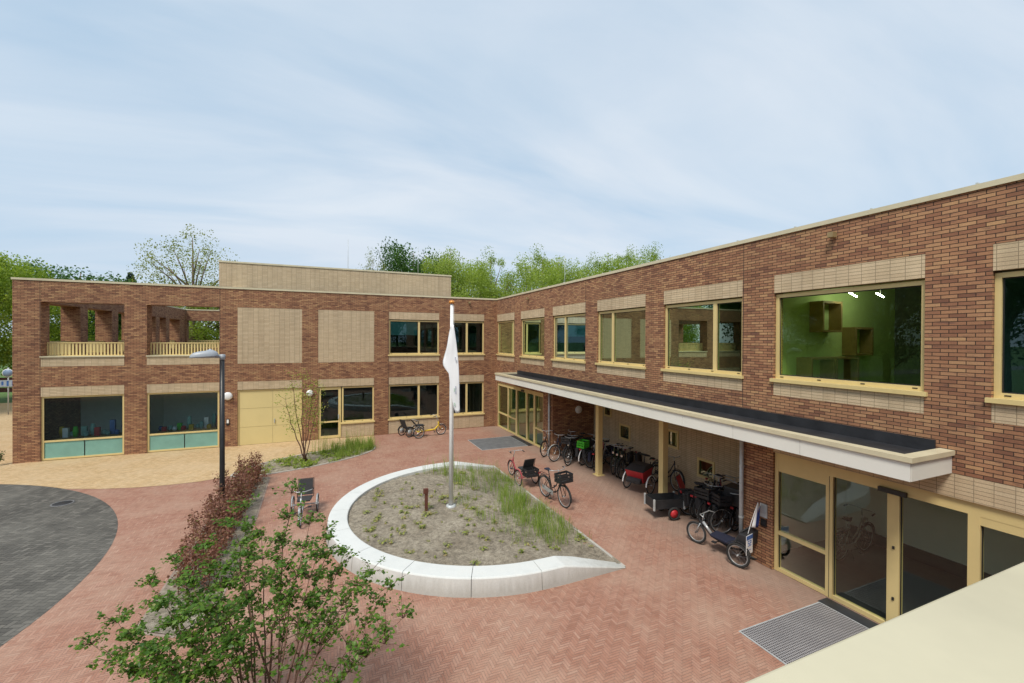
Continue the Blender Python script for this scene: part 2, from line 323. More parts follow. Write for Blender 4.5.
# ------------------------------------------------------------------ mesh builder
class MB:
    def __init__(s): s.v, s.f, s.m, s.sm = [], [], [], []
    def face(s, pts, mi=0, smooth=False):
        b = len(s.v); s.v += [tuple(p) for p in pts]; s.f.append(tuple(range(b, b+len(pts)))); s.m.append(mi); s.sm.append(smooth)
    def box(s, x0, x1, y0, y1, z0, z1, mi=0):
        x0, x1 = sorted((x0, x1)); y0, y1 = sorted((y0, y1)); z0, z1 = sorted((z0, z1))
        b = len(s.v); s.v += [(x, y, z) for z in (z0, z1) for y in (y0, y1) for x in (x0, x1)]
        for q in ((0, 2, 3, 1), (4, 5, 7, 6), (0, 1, 5, 4), (2, 6, 7, 3), (0, 4, 6, 2), (1, 3, 7, 5)):
            s.f.append(tuple(b+i for i in q)); s.m.append(mi); s.sm.append(False)
        return s
    def tube(s, pts, r, n=8, mi=0, caps=True, closed=False):
        pts = [Vector(p) for p in pts]; k = len(pts)
        rr = r if hasattr(r, '__len__') else [r]*k
        b = len(s.v); ref = None
        for i, p in enumerate(pts):
            if closed: d = pts[(i+1) % k]-pts[i-1]
            else: d = pts[min(i+1, k-1)]-pts[max(i-1, 0)]
            d.normalize()
            if ref is None: ref = d.orthogonal().normalized()
            ref = (ref-d*ref.dot(d)); ref = ref.normalized() if ref.length > 1e-6 else d.orthogonal().normalized()
            w = d.cross(ref)
            for a in range(n):
                t = 2*math.pi*a/n; s.v.append(tuple(p+(ref*math.cos(t)+w*math.sin(t))*rr[i]))
        for i in range(k if closed else k-1):
            i2 = (i+1) % k
            for a in range(n):
                a2 = (a+1) % n
                s.f.append((b+i*n+a, b+i*n+a2, b+i2*n+a2, b+i2*n+a)); s.m.append(mi); s.sm.append(True)
        if caps and not closed:
            s.f.append(tuple(b+a for a in range(n))[::-1]); s.m.append(mi); s.sm.append(False)
            s.f.append(tuple(b+(k-1)*n+a for a in range(n))); s.m.append(mi); s.sm.append(False)
        return s
    def ring(s, c, ax, R0, r, n=28, k=6, mi=0):
        ax = Vector(ax).normalized(); u = ax.orthogonal().normalized(); w = ax.cross(u)
        return s.tube([Vector(c)+(u*math.cos(2*math.pi*i/n)+w*math.sin(2*math.pi*i/n))*R0 for i in range(n)], r, k, mi, closed=True)
    def lathe(s, prof, n=20, mi=0, c=(0, 0, 0), ax=(0, 0, 1)):
        ax = Vector(ax).normalized(); u = ax.orthogonal().normalized(); w = ax.cross(u); c = Vector(c); b = len(s.v)
        for r, h in prof:
            for a in range(n):
                t = 2*math.pi*a/n; s.v.append(tuple(c+ax*h+(u*math.cos(t)+w*math.sin(t))*r))
        for i in range(len(prof)-1):
            for a in range(n):
                a2 = (a+1) % n; s.f.append((b+i*n+a, b+i*n+a2, b+(i+1)*n+a2, b+(i+1)*n+a)); s.m.append(mi); s.sm.append(True)
        return s
    def hull(s, bottom, top, mi=0):      # two matching polygons -> closed prism
        n = len(bottom); b = len(s.v); s.v += [tuple(p) for p in bottom]+[tuple(p) for p in top]
        for i in range(n):
            j = (i+1) % n; s.f.append((b+i, b+j, b+n+j, b+n+i)); s.m.append(mi); s.sm.append(False)
        s.f.append(tuple(b+i for i in range(n))[::-1]); s.m.append(mi); s.sm.append(False)
        s.f.append(tuple(b+n+i for i in range(n))); s.m.append(mi); s.sm.append(False)
        return s
    def mesh(s, name, mats, fix=True):
        me = bpy.data.meshes.new(name); me.from_pydata(s.v, [], s.f)
        for m in (mats if isinstance(mats, (list, tuple)) else [mats]): me.materials.append(m)
        me.polygons.foreach_set('material_index', s.m); me.polygons.foreach_set('use_smooth', s.sm)
        uvl = me.uv_layers.new(name='UVMap')
        co = np.array(s.v, dtype=float)
        uvs = np.zeros((len(me.loops), 2))
        for p in me.polygons:
            n = p.normal; li = list(p.loop_indices); vi = list(p.vertices); q = co[vi]
            ax, ay, az = abs(n.x), abs(n.y), abs(n.z)
            if az >= ax and az >= ay: uvs[li] = q[:, :2]
            elif ax >= ay: uvs[li] = q[:, 1:]
            else: uvs[li] = q[:, [0, 2]]
        uvl.data.foreach_set('uv', uvs.ravel()); me.update(); return me
    def build(s, name, mats, parent=None, offset=True):
        o = bpy.data.objects.new(name, s.mesh(name, mats)); col.objects.link(o)
        if parent is not None:
            o.parent = parent
            if offset and parent.get('_world'): o.location = -Vector(parent['_world'])
        return o
def tag(o, label=None, cat=None, group=None, kind=None):
    if label: o['label'] = label
    if cat: o['category'] = cat
    if group: o['group'] = group
    if kind: o['kind'] = kind
    return o
def thing(name, label, cat, loc=(0, 0, 0), rotz=0.0, group=None, world=False):
    o = bpy.data.objects.new(name, None); col.objects.link(o); o.empty_display_size = 0.2
    o.location = loc; o.rotation_euler = (0, 0, rotz); tag(o, label, cat, group)
    if world: o['_world'] = list(loc)      # parts are given in world coordinates
    return o
def copy_tree(o, parent=None):
    c = o.copy(); col.objects.link(c)
    if parent is not None: c.parent = parent
    for ch in list(o.children): copy_tree(ch, c)
    return c
def struct(name, mb, m): return tag(mb.build(name, m), kind='structure')
def sheet(name, poly, z, m):
    mb = MB(); mb.face([(x, y, z) for x, y in poly]); return struct(name, mb, m)
def arc(cx, cy, r, a0, a1, n): return [(cx+r*math.cos(R(a0+(a1-a0)*i/n)), cy+r*math.sin(R(a0+(a1-a0)*i/n))) for i in range(n+1)]

# ------------------------------------------------------------------ ground
XR, YL = 9.11, 23.78
g = MB(); g.face([(-700, -700, -0.03), (700, -700, -0.03), (700, 700, -0.03), (-700, 700, -0.03)]); struct('ground', g, M['lawn'])
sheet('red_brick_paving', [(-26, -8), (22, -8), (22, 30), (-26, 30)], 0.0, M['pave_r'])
GC, GR = (-14.38, 11.84), 9.64
grey = arc(*GC, GR, -85, 84, 60) + [(-26, 21.3), (-26, 2.2)]
sheet('grey_brick_paving', grey, 0.004, M['pave_g'])
ycirc = [p for p in arc(*GC, GR, 84, 50, 20)]
yel = [(-26, 21.35)] + ycirc[:] + [(-7.07, 18.75), (-6.0, 18.47), (-5.05, 18.37), (-4.2, 18.4), (-3.30, 18.75), (-1.0, 20.0), (1.2, 21.2), (2.0, 21.8), (2.14, 22.6), (2.2, 23.9), (-11.0, 23.9), (-11.6, 46), (-26, 46)]
yel = [p for p in yel if True]
sheet('yellow_brick_paving', yel, 0.008, M['pave_y'])
rd = MB(); rd.face([(-140, 37.5, -0.01), (-11.9, 37.5, -0.01), (-11.9, 43.5, -0.01), (-140, 43.5, -0.01)]); struct('road', rd, M['asphalt'])

# ------------------------------------------------------------------ school building
ROOT = (XR, YL, 0.0)
bld = thing('school_building', 'two storey L shaped red brick school with cream window frames and white canopy', 'building', ROOT, world=True)
bld['_world'] = list(ROOT)
def mapR(u, v, d): return (XR+d, u, v)
def mapL(u, v, d): return (u, YL+d, v)
class WB(MB):
    def __init__(s, mp): super().__init__(); s.mp = mp
    def wbox(s, u0, u1, v0, v1, d0, d1, mi=0):
        a = s.mp(u0, v0, d0); b = s.mp(u1, v1, d1); return s.box(a[0], b[0], a[1], b[1], a[2], b[2], mi)
def wall_grid(mp, u0, u1, v0, v1, holes, panels, t, name='wall', pt=None):
    us = sorted({u0, u1, *[h[0] for h in holes+panels], *[h[1] for h in holes+panels]})
    vs_ = sorted({v0, v1, *[h[2] for h in holes+panels], *[h[3] for h in holes+panels]})
    us = [u for u in us if u0 <= u <= u1]; vs_ = [v for v in vs_ if v0 <= v <= v1]
    def kind(i, j):
        if i < 0 or j < 0 or i >= len(us)-1 or j >= len(vs_)-1: return 'x'
        cu, cv = (us[i]+us[i+1])/2, (vs_[j]+vs_[j+1])/2
        for h in holes:
            if h[0] < cu < h[1] and h[2] < cv < h[3]: return 'h'
        for h in panels:
            if h[0] < cu < h[1] and h[2] < cv < h[3]: return 'p'
        return 'b'
    m = MB()
    for i in range(len(us)-1):
        for j in range(len(vs_)-1):
            if kind(i, j) != 'b': continue
            a, b, c, d = us[i], us[i+1], vs_[j], vs_[j+1]
            m.face([mp(a, c, 0), mp(b, c, 0), mp(b, d, 0), mp(a, d, 0)])
            m.face([mp(a, c, t), mp(a, d, t), mp(b, d, t), mp(b, c, t)])
            for (di, dj, q) in ((-1, 0, ((a, c), (a, d))), (1, 0, ((b, c), (b, d))), (0, -1, ((a, c), (b, c))), (0, 1, ((a, d), (b, d)))):
                if kind(i+di, j+dj) != 'b':
                    m.face([mp(*q[0], 0), mp(*q[1], 0), mp(*q[1], t), mp(*q[0], t)])
    m.build(name, M['brick'], bld)
    for (a, b, c, d) in panels:
        w = WB(mp); e = 0.003; w.wbox(a+e, b-e, c+e, d-e, 0.004, t-0.004); w.build('brick_panel', M['tan'], bld)

WZ0, WZ1 = 4.27, 6.13          # upper windows
LT0, LT1 = 6.16, 6.56          # tan lintel band
SP0, SP1 = 3.90, 4.27
TOP = 7.42
RW = [(-2.95+3.43*k, -2.95+3.43*k+2.64) for k in range(0, 8)]       # bays of the long wing
RW = [(a, b) if k < 7 else (21.10, 23.66) for k, (a, b) in enumerate(RW)]
holes_R, panels_R = [], []
for a, b in RW:
    holes_R.append((a, b, WZ0, LT0)); panels_R += [(a, b, LT0, LT1), (a, b, SP0, SP1)]
RECY0, RECY1 = 7.34, 16.80
holes_R += [(0.35, 6.54, 0.0, 2.63), (RECY0, RECY1, 0.0, 2.98), (17.70, 23.64, 0.0, 2.63)]
panels_R += [(0.35, 6.54, 2.63, 3.02)]
wall_grid(mapR, -8.0, YL-0.002, 0.0, TOP, holes_R, panels_R, 0.30)
LB = [(-10.84, -8.15), (-7.37, -4.67), (-3.95, -1.21), (-0.48, 2.22), (2.97, 5.69), (6.42, 8.35)]
holes_L, panels_L = [], []
for k, (a, b) in enumerate(LB):
    if k < 2: holes_L.append((a, b, SP1, LT1)); panels_L.append((a, b, SP0, SP1))
    elif k < 4: panels_L.append((a, b, SP0, LT1))
    else: holes_L.append((a, b, WZ0, LT0)); panels_L += [(a, b, LT0, LT1), (a, b, SP0, SP1)]
    panels_L.append((a, b, 2.66, 3.05))
    if k < 2: holes_L.append((a, b, 0.0, 2.66))
    elif k == 2: holes_L.append((a, b, 0.0, 2.66))
    elif k == 3: holes_L += [(a, 0.62, 0.0, 2.66), (0.62, b, 0.74, 2.66)]; panels_L.append((0.62, b, 0.03, 0.74))
    else: holes_L.append((a, b, 0.76, 2.66)); panels_L.append((a, b, 0.03, 0.76))
wall_grid(mapL, -11.68, XR-0.002, 0.0, TOP, holes_L, panels_L, 0.30)
# thick frame walls of the open roof terrace at the left end
def mapT(u, v, d): return (-11.68+d, u, v)
tops = [(24.40+3.36*k+0.0, 24.40+3.36*k+2.72, SP1, LT1) for k in range(0, 6)]
tops = [(24.50, 27.17), (27.86, 30.45), (31.2, 33.7), (34.45, 37.0), (37.7, 39.1-0.1), (39.75, 42.2)]
wall_grid(mapT, YL+0.302, 43.6, 0.0, TOP, [(a, b, SP1, LT1) for a, b in tops], [], 0.72)
def mapB(u, v, d): return (u, 43.6+d, v)
wall_grid(mapB, -11.68+0.722, -4.3, 0.0, TOP, [(-10.85, -7.7, SP1, LT1), (-7.2, -4.4, SP1, LT1)], [], 0.6)
m = MB()       # thick piers behind the two terrace openings of the front wall
m.box(-10.958, -10.84, YL+0.302, YL+0.62, SP1-0.3, TOP-0.003); m.box(-8.15, -7.37, YL+0.302, YL+0.62, SP1-0.3, TOP-0.003); m.box(-4.67, -4.302, YL+0.302, YL+0.62, SP1-0.3, TOP-0.003)
for a, b in LB[:2]: m.box(a+0.002, b-0.002, YL+0.302, YL+0.62, LT1, TOP-0.003)
m.box(-4.30, -4.0, YL+0.31, 43.5, 3.2, TOP-0.004)                                   # wall closing the terrace on the right
m.box(22.0, 22.3, -8, 44, 0, TOP-0.004); m.box(-4.2, 22.0, 43.7, 44.0, 0, TOP-0.006); m.box(XR+0.302, 22.0, -8.0, -7.7, 0, TOP-0.006)
m.build('wall', M['brick'], bld)
m = MB(); m.box(-10.9, -4.32, YL+0.305, 43.4, 3.3, 3.62); m.box(XR+0.31, 21.99, -7.69, 43.69, 6.95, 7.2); m.box(-4.2, XR+0.30, YL+0.31, 43.69, 6.95, 7.2)
m.build('roof', M['roof'], bld)
# copings
m = MB(); m.box(XR-0.03, XR+0.33, -8.0, YL-0.031, TOP, TOP+0.085); m.build('coping', M['coping'], bld)
m = MB(); m.box(-11.71, XR+0.33, YL-0.03, YL+0.33, TOP, TOP+0.085); m.build('coping', M['coping'], bld)
m = MB(); m.box(-11.71, -10.93, YL+0.331, 44.23, TOP, TOP+0.085); m.build('coping', M['coping'], bld)
m = MB(); m.box(-10.93, -4.0, 43.57, 44.23, TOP+0.001, TOP+0.084); m.box(-4.33, -3.97, YL+0.331, 43.56, TOP+0.001, TOP+0.083); m.build('coping', M['coping'], bld)
for k in range(16):      # small fixing clips on the coping edge
    m = MB(); m.box(XR+0.0, XR+0.04, 1.9+k*1.4-0.015, 1.9+k*1.4+0.015, TOP+0.085, TOP+0.115); m.build('coping_clip', M['zinc'], bld)
for y in (7.315, 14.19, 21.085):
    m = MB(); m.box(XR-0.0015, XR+0.01, y-0.007, y+0.007, 3.52, TOP-0.002); m.build('movement_joint', M['dark'], bld)
for x in (-10.857, -4.655, 2.955):
    m = MB(); m.box(x-0.007, x+0.007, YL-0.0015, YL+0.01, 0.02, TOP-0.002); m.build('movement_joint', M['dark'], bld)
# set back tan brick roof storey
m = MB(); m.box(-4.93, 6.68, 25.0, 33.0, 7.2, 8.82); m.build('plant_room_wall', M['tan'], bld)
m = MB(); m.box(-4.96, 6.71, 24.97, 33.03, 8.82, 8.9); m.build('coping', M['coping'], bld)

def window(mp, u0, u1, z0, z1, mull=(), trans=(), glass='glass', sill=True, fw=0.075, d0=0.07, name='window', open_frames=(), label=None):
    w = WB(mp); d1 = d0+0.09
    w.wbox(u0+0.002, u0+fw, z0, z1, d0, d1); w.wbox(u1-fw, u1-0.002, z0, z1, d0, d1)
    w.wbox(u0+fw, u1-fw, z1-fw, z1, d0, d1); w.wbox(u0+fw, u1-fw, z0, z0+fw, d0, d1)
    for c in mull: w.wbox(c-0.055, c+0.055, z0+fw, z1-fw, d0, d1)
    for (a, b, c) in trans: w.wbox(a+0.001, b-0.001, c-0.035, c+0.035, d0+0.003, d1)
    fr = w.build(name, M['cream'], bld)
    if label: fr['label'] = label
    p = WB(mp); dd = d0+0.05; cuts = [u0+fw]+[c for c in mull]+[u1-fw]
    for i in range(len(cuts)-1):
        a = cuts[i]+(0.055 if i else 0); b = cuts[i+1]-(0.055 if i < len(cuts)-2 else 0)
        pm = WB(mp); pm.face([mp(a, z0+fw, dd), mp(b, z0+fw, dd), mp(b, z1-fw, dd), mp(a, z1-fw, dd)])
        pm.build('pane', M[glass], fr, offset=False)
        gk = WB(mp); e = 0.018                                   # black glazing gasket
        gk.wbox(a, a+e, z0+fw, z1-fw, dd-0.012, dd-0.001); gk.wbox(b-e, b, z0+fw, z1-fw, dd-0.012, dd-0.001)
        gk.wbox(a+e, b-e, z0+fw, z0+fw+e, dd-0.012, dd-0.001); gk.wbox(a+e, b-e, z1-fw-e, z1-fw, dd-0.012, dd-0.001)
        gk.build('gasket', M['black'], fr, offset=False)
    if sill:
        s = WB(mp); s.wbox(u0-0.05, u1+0.05, z0-0.075, z0-0.002, -0.055, d0+0.02); s.build('sill', M['cream'], fr, offset=False)
        h = WB(mp)
        n = 4
        for i in range(n):
            h = WB(mp); c = u0+0.15+(u1-u0-0.3)*i/(n-1); h.wbox(c-0.035, c+0.035, z0+0.03, z0+0.048, d0-0.006, d0+0.002); h.build('drain_cap', M['black'], fr, offset=False)
    return fr
# interiors: closed rooms behind the openings
def room(mp, u0, u1, z0, z1, d0, d1, wall, floor='floor', ceil='intw', back=None):
    r = MB(); f = lambda *q: [mp(*p) for p in q]
    r.face(f((u0, z0, d1), (u1, z0, d1), (u1, z1, d1), (u0, z1, d1)), 3)
    r.face(f((u0, z0, d0), (u0, z0, d1), (u0, z1, d1), (u0, z1, d0)), 0); r.face(f((u1, z0, d0), (u1, z0, d1), (u1, z1, d1), (u1, z1, d0)), 0)
    r.face(f((u0, z0, d0), (u1, z0, d0), (u1, z0, d1), (u0, z0, d1)), 1); r.face(f((u0, z1, d0), (u1, z1, d0), (u1, z1, d1), (u0, z1, d1)), 2)
    r.build('room_interior', [M[wall], M[floor], M[ceil], M[back or wall]], bld)
RM = {0: (), 1: (), 2: (), 3: (8.20,), 4: (12.55,), 5: (15.85,), 6: (), 7: (21.42,)}
RG = ['glass_l', 'glass_l', 'glass_g', 'glass', 'glass', 'glass_l', 'glass_g', 'glass_g']
for k, (a, b) in enumerate(RW):
    window(mapR, a, b, WZ0, WZ1, RM[k], (), RG[k])
    room(mapR, a-0.38, b+0.38 if k < 7 else b+0.05, 3.7, 6.7, 0.31, 5.5, {2: 'intg', 6: 'intg', 7: 'intg'}.get(k, 'intm'), 'floor', 'intg' if k == 2 else 'intm', 'intd' if k == 2 else None)
for k, mull in ((4, (4.58,)), (5, (7.32,))):
    a, b = LB[k]
    fr = window(mapL, a, b, WZ0, WZ1, mull, (), 'glass_l')
    window(mapL, a, b, 0.82, 2.63, mull, (), 'glass_l')
    room(mapL, a-0.36, b+0.36, 3.7, 6.7, 0.31, 5.0, 'intd'); room(mapL, a-0.36, b+0.36, 0.02, 2.95, 0.31, 5.0, 'intd')
    if k == 4:
        bl = WB(mapL); bl.wbox(a+0.08, 4.5, 5.32, WZ1-0.08, 0.16, 0.17); bl.build('roller_blind', M['blind'], bld)
for k in (0, 1):
    a, b = LB[k]
    fr = window(mapL, a, b, 0.03, 2.66, (), ((a+0.08, b-0.08, 0.80),), 'glass_w', sill=False, d0=0.05)
    c = (a+b)/2
    for (p, q) in ((a+0.08, c-0.02), (c+0.02, b-0.08)):
        t_ = WB(mapL); t_.wbox(p, q, 0.105, 0.76, 0.085, 0.097); t_.build('lower_panel', M['teal'], fr, offset=False)
    room(mapL, a-0.36, b+0.36, 0.02, 3.1, 0.31, 3.4, 'intw')
# garage door
a, b = LB[2]
gd = WB(mapL); c = a+1.46
gd.wbox(a+0.06, c-0.004, 0.02, 2.58, 0.075, 0.12); gd.wbox(c+0.004, b-0.06, 0.02, 2.58, 0.075, 0.12)
gdo = gd.build('double_door', M['door'], bld)
w = WB(mapL); w.wbox(a+0.002, a+0.058, 0.01, 2.64, 0.05, 0.14); w.wbox(b-0.058, b-0.002, 0.01, 2.64, 0.05, 0.14); w.wbox(a+0.058, b-0.058, 2.585, 2.64, 0.05, 0.14)
w.build('door_frame', M['cream'], gdo, offset=False)
w = WB(mapL)
for z in (0.86, 1.75):
    w.wbox(a+0.07, c-0.02, z, z+0.012, 0.070, 0.076); w.wbox(c+0.02, b-0.07, z, z+0.012, 0.070, 0.076)
w.build('door_seam', plain('door_seam_shadow', (0.42, 0.34, 0.16), 0.6), gdo, offset=False)
w = WB(mapL); w.wbox(c+0.06, c+0.09, 1.0, 1.2, 0.03, 0.075); w.build('handle', M['zinc'], gdo, offset=False)
# glazed side door and fixed light
a, b = LB[3]
fd = window(mapL, a, 0.60, 0.03, 2.63, (), ((a+0.1, 0.5, 0.86),), 'glass_l', sill=False, fw=0.13, name='glazed_door')
w = WB(mapL); w.wbox(0.46, 0.50, 1.0, 1.22, 0.02, 0.07); w.build('handle', M['zinc'], fd, offset=False)
window(mapL, 0.64, b, 0.80, 2.63, (), (), 'glass_l')
room(mapL, a-0.3, b+0.3, 0.02, 2.95, 0.31, 5.0, 'intd')
# near entrance
def entrance(u0, u1, verts, trans, glass, heads=()):
    w = WB(mapR); d0, d1 = 0.05, 0.17; z1 = 2.62
    HD = 0.19; w.wbox(u0, u1, z1-HD, z1, d0, d1)
    for (a, b) in verts: w.wbox(a, b, 0.01, z1-HD, d0, d1)
    vv = sorted(verts)
    for i in range(len(vv)-1): w.wbox(vv[i][1], vv[i+1][0], 0.01, 0.085, d0+0.01, d1-0.01)
    for (a, b, z) in trans: w.wbox(a, b, z-0.04, z+0.04, d0+0.012, d1-0.012)
    for (a, b, z) in heads: w.wbox(a, b, z, z1-HD, d0+0.004, d1-0.012)
    e = w.build('entrance_frame', M['cream'], bld)
    for i in range(len(vv)-1):
        p = MB(); a, b = vv[i][1], vv[i+1][0]; d = d0+0.05+0.012*(i % 2)
        p.face([mapR(a, 0.085, d), mapR(b, 0.085, d), mapR(b, z1-HD, d), mapR(a, z1-HD, d)]); p.build('pane', M[glass], e, offset=False)
        gk = WB(mapR); ee = 0.016
        gk.wbox(a, a+ee, 0.085, z1-HD, d-0.012, d-0.001); gk.wbox(b-ee, b, 0.085, z1-HD, d-0.012, d-0.001); gk.wbox(a+ee, b-ee, z1-HD-0.016, z1-HD, d-0.012, d-0.001)
        gk.build('gasket', M['black'], e, offset=False)
    return e
en = entrance(0.36, 6.53, [(6.45, 6.53), (5.33, 5.46), (4.25, 4.43), (3.24, 3.38), (2.0, 2.1), (0.36, 0.48)], [(5.46, 6.45, 0.86)], 'glass_d', [(5.46, 6.45, 2.22), (2.1, 3.24, 2.30)])
w = WB(mapR); w.wbox(5.388, 5.396, 0.02, 2.42, 0.046, 0.0495); w.build('door_gap', M['black'], en, offset=False)
w = WB(mapR); w.wbox(4.14, 4.55, 2.42, 2.50, -0.01, 0.05); w.build('door_sensor', M['black'], en, offset=False)
w = WB(mapR)
for z in (0.55, 1.45): w.wbox(4.315, 4.345, z, z+0.05, 0.03, 0.05)
w.build('door_lock', M['black'], en, offset=False)
room(mapR, 0.2, 7.0, 0.012, 2.95, 0.31, 3.5, 'intl', 'floor', 'intl')
m = MB(); m.box(XR+3.46, XR+3.498, 0.25, 6.95, 0.013, 0.30); m.build('wall_plinth', M['floor'], bld)
en2 = entrance(17.72, 23.62, [(23.54, 23.62), (22.03, 22.12), (20.80, 21.0), (19.55, 19.68), (18.66, 18.84), (17.72, 17.82)], [(21.0, 22.03, 0.86), (22.12, 23.54, 0.86), (17.82, 18.66, 0.86)], 'glass_e')
room(mapR, 17.1, 24.4, 0.012, 2.95, 0.31, 6.0, 'intg')
w = WB(mapR); w.wbox(19.9, 20.2, 2.46, 2.53, -0.01, 0.05); w.build('door_sensor', M['black'], en2, offset=False)
# bicycle recess
RX = 11.27
m = MB(); m.box(XR+0.302, RX+0.25, RECY1, RECY1+0.25, 0, 2.98); m.build('recess_side_wall', M['brick'], bld); m = MB(); m.box(XR+0.302, RX+0.25, RECY0-0.25, RECY0, 0, 2.98); m.build('recess_side_wall', M['brick'], bld)
bw = [(14.18, 14.88, 0.98, 1.62), (11.55, 12.12, 1.28, 1.92), (10.02, 10.72, 0.62, 1.25), (15.45, 16.0, 1.75, 2.3)]
m = MB()
us = sorted({RECY0, RECY1, *[q for x in bw for q in x[:2]]}); zs = sorted({0.0, 2.98, *[q for x in bw for q in x[2:]]})
for i in range(len(us)-1):
    for j in range(len(zs)-1):
        cu, cv = (us[i]+us[i+1])/2, (zs[j]+zs[j+1])/2
        if any(x[0] < cu < x[1] and x[2] < cv < x[3] for x in bw): continue
        m.box(RX, RX+0.25, us[i], us[i+1], zs[j], zs[j+1])
m.build('recess_back_wall', M['tan'], bld)
def mapK(u, v, d): return (RX+d, u, v)
for x in bw:
    window(mapK, *x, (), (), 'glass', sill=False, fw=0.08, d0=-0.03)
    m = MB(); m.box(RX+0.24, RX+0.26, x[0]-0.1, x[1]+0.1, x[2]-0.1, x[3]+0.1); m.build('window_back', M['intd'], bld)
m = MB(); m.box(XR-0.02, RX+0.2, RECY0+0.01, RECY1-0.01, 2.985, 3.01); m.build('soffit', M['fascia'], bld)
# canopy
CX, CY0, CY1 = 7.93, 3.55, 20.80
m = MB(); m.box(CX+0.04, XR-0.002, CY0+0.04, CY1-0.04, 3.06, 3.27); m.build('canopy_roof', M['roof'], bld)
m = MB(); m.box(CX+0.03, XR-0.004, CY0+0.03, CY1-0.03, 3.025, 3.058); m.build('canopy_soffit', M['fascia'], bld)
yy = CY1; i = 0
cuts = [CY1]; 
while cuts[-1]-1.42 > CY0: cuts.append(cuts[-1]-1.42)
cuts[-1] = CY0
for i in range(len(cuts)-1):
    m = MB(); m.box(CX, CX+0.028, cuts[i+1]+0.004, cuts[i]-0.004, 3.02, 3.305); m.build('fascia_panel', M['fascia'], bld)
m = MB(); m.box(CX+0.0285, XR-0.003, CY0, CY0+0.028, 3.02, 3.305); m.build('fascia_panel', M['fascia'], bld)
m = MB(); m.box(CX+0.0285, XR-0.003, CY1-0.028, CY1, 3.02, 3.305); m.build('fascia_panel', M['fascia'], bld)
m = MB(); m.box(CX-0.035, CX+0.16, CY0-0.035, CY1+0.035, 3.307, 3.385); m.box(CX+0.161, XR-0.003, CY0-0.035, CY0+0.15, 3.308, 3.384); m.box(CX+0.161, XR-0.003, CY1-0.15, CY1+0.035, 3.308, 3.384)
m.build('canopy_coping', M['coping'], bld)
m = MB(); m.box(XR-0.03, XR-0.003, CY0+0.20, CY1-0.16, 3.27, 3.50); m.box(CX+0.17, XR-0.031, CY0+0.16, CY1-0.16, 3.275, 3.30); m.build('roof_upstand', M['roof'], bld)
for y in (13.69, 10.29):
    m = MB(); m.box(XR+0.215, XR+0.405, y-0.095, y+0.095, 0.03, 2.98); p = m.build('canopy_post', M['cream'], bld)
    m = MB(); m.box(XR+0.14, XR+0.48, y-0.17, y+0.17, 0.001, 0.028); m.build('base_plate', M['cream'], p, offset=False)
for y, nm in ((16.98, 'blue'), (7.27, 'zinc')):
    m = MB(); m.tube([(XR-0.075, y, 0.02), (XR-0.075, y, 3.02)], 0.048, 14); p = m.build('downpipe', M['zinc'], bld)
    m = MB()
    for z in (0.9, 2.1): m.lathe([(0.056, 0), (0.056, 0.05)], 14, 0, (XR-0.075, y, z)); m.box(XR-0.03, XR, y-0.02, y+0.02, z, z+0.05)
    m.build('pipe_bracket', M['zinc'], p, offset=False)
# terrace railings
def railing(p0, p1, z0, z1):
    p0, p1 = Vector(p0), Vector(p1); L = (p1-p0).length; d = (p1-p0)/L; n = int(L/0.115); m = MB()
    for i in range(n+1):
        q = p0+d*(L*i/n); s_ = d*0.03; t_ = Vector((-d.y, d.x, 0))*0.012
        m.hull([q-s_-t_+Vector((0, 0, z0+0.05)), q+s_-t_+Vector((0, 0, z0+0.05)), q+s_+t_+Vector((0, 0, z0+0.05)), q-s_+t_+Vector((0, 0, z0+0.05))],
               [q-s_-t_+Vector((0, 0, z1)), q+s_-t_+Vector((0, 0, z1)), q+s_+t_+Vector((0, 0, z1)), q-s_+t_+Vector((0, 0, z1))])
    t_ = Vector((-d.y, d.x, 0))*0.03
    for za, zb in ((z0, z0+0.05), (z1, z1+0.045)):
        m.hull([p0-t_+Vector((0, 0, za)), p1-t_+Vector((0, 0, za)), p1+t_+Vector((0, 0, za)), p0+t_+Vector((0, 0, za))],
               [p0-t_+Vector((0, 0, zb)), p1-t_+Vector((0, 0, zb)), p1+t_+Vector((0, 0, zb)), p0+t_+Vector((0, 0, zb))])
    m.build('terrace_railing', M['cream'], bld)
for a, b in LB[:2]: railing((a+0.01, YL+0.45, 0), (b-0.01, YL+0.45, 0), SP1+0.03, 4.85)
for a, b in tops: railing((-11.3, a+0.02, 0), (-11.3, b-0.02, 0), SP1+0.02, 4.88)
for a, b in ((-10.85, -7.7), (-7.2, -4.42)): railing((a+0.02, 43.85, 0), (b-0.02, 43.85, 0), SP1+0.02, 4.88)
for a, b in LB[:2]:
    w = WB(mapL); w.wbox(a-0.02, b+0.02, SP1+0.002, SP1+0.05, -0.04, 0.64); w.build('terrace_sill', M['coping'], bld)
# cross wing under the camera, with its parapet
PZ = 4.30
m = MB(); m.box(-2.2, XR-0.003, 0.34, 0.67, 0, PZ-0.06); m.build('parapet_wall', M['brick'], bld)
m = MB(); m.box(-2.2, XR-0.004, -7.9, 0.338, 3.0, 3.3); m.build('terrace_floor', M['roof'], bld)
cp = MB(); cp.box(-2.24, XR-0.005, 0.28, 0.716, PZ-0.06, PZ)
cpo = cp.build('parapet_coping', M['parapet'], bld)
bv = cpo.modifiers.new('bevel', 'BEVEL'); bv.width = 0.010; bv.segments = 3
m = MB(); m.box(-2.2, -1.9, -7.9, 0.337, 0, 2.99); m.build('wall', M['brick'], bld)

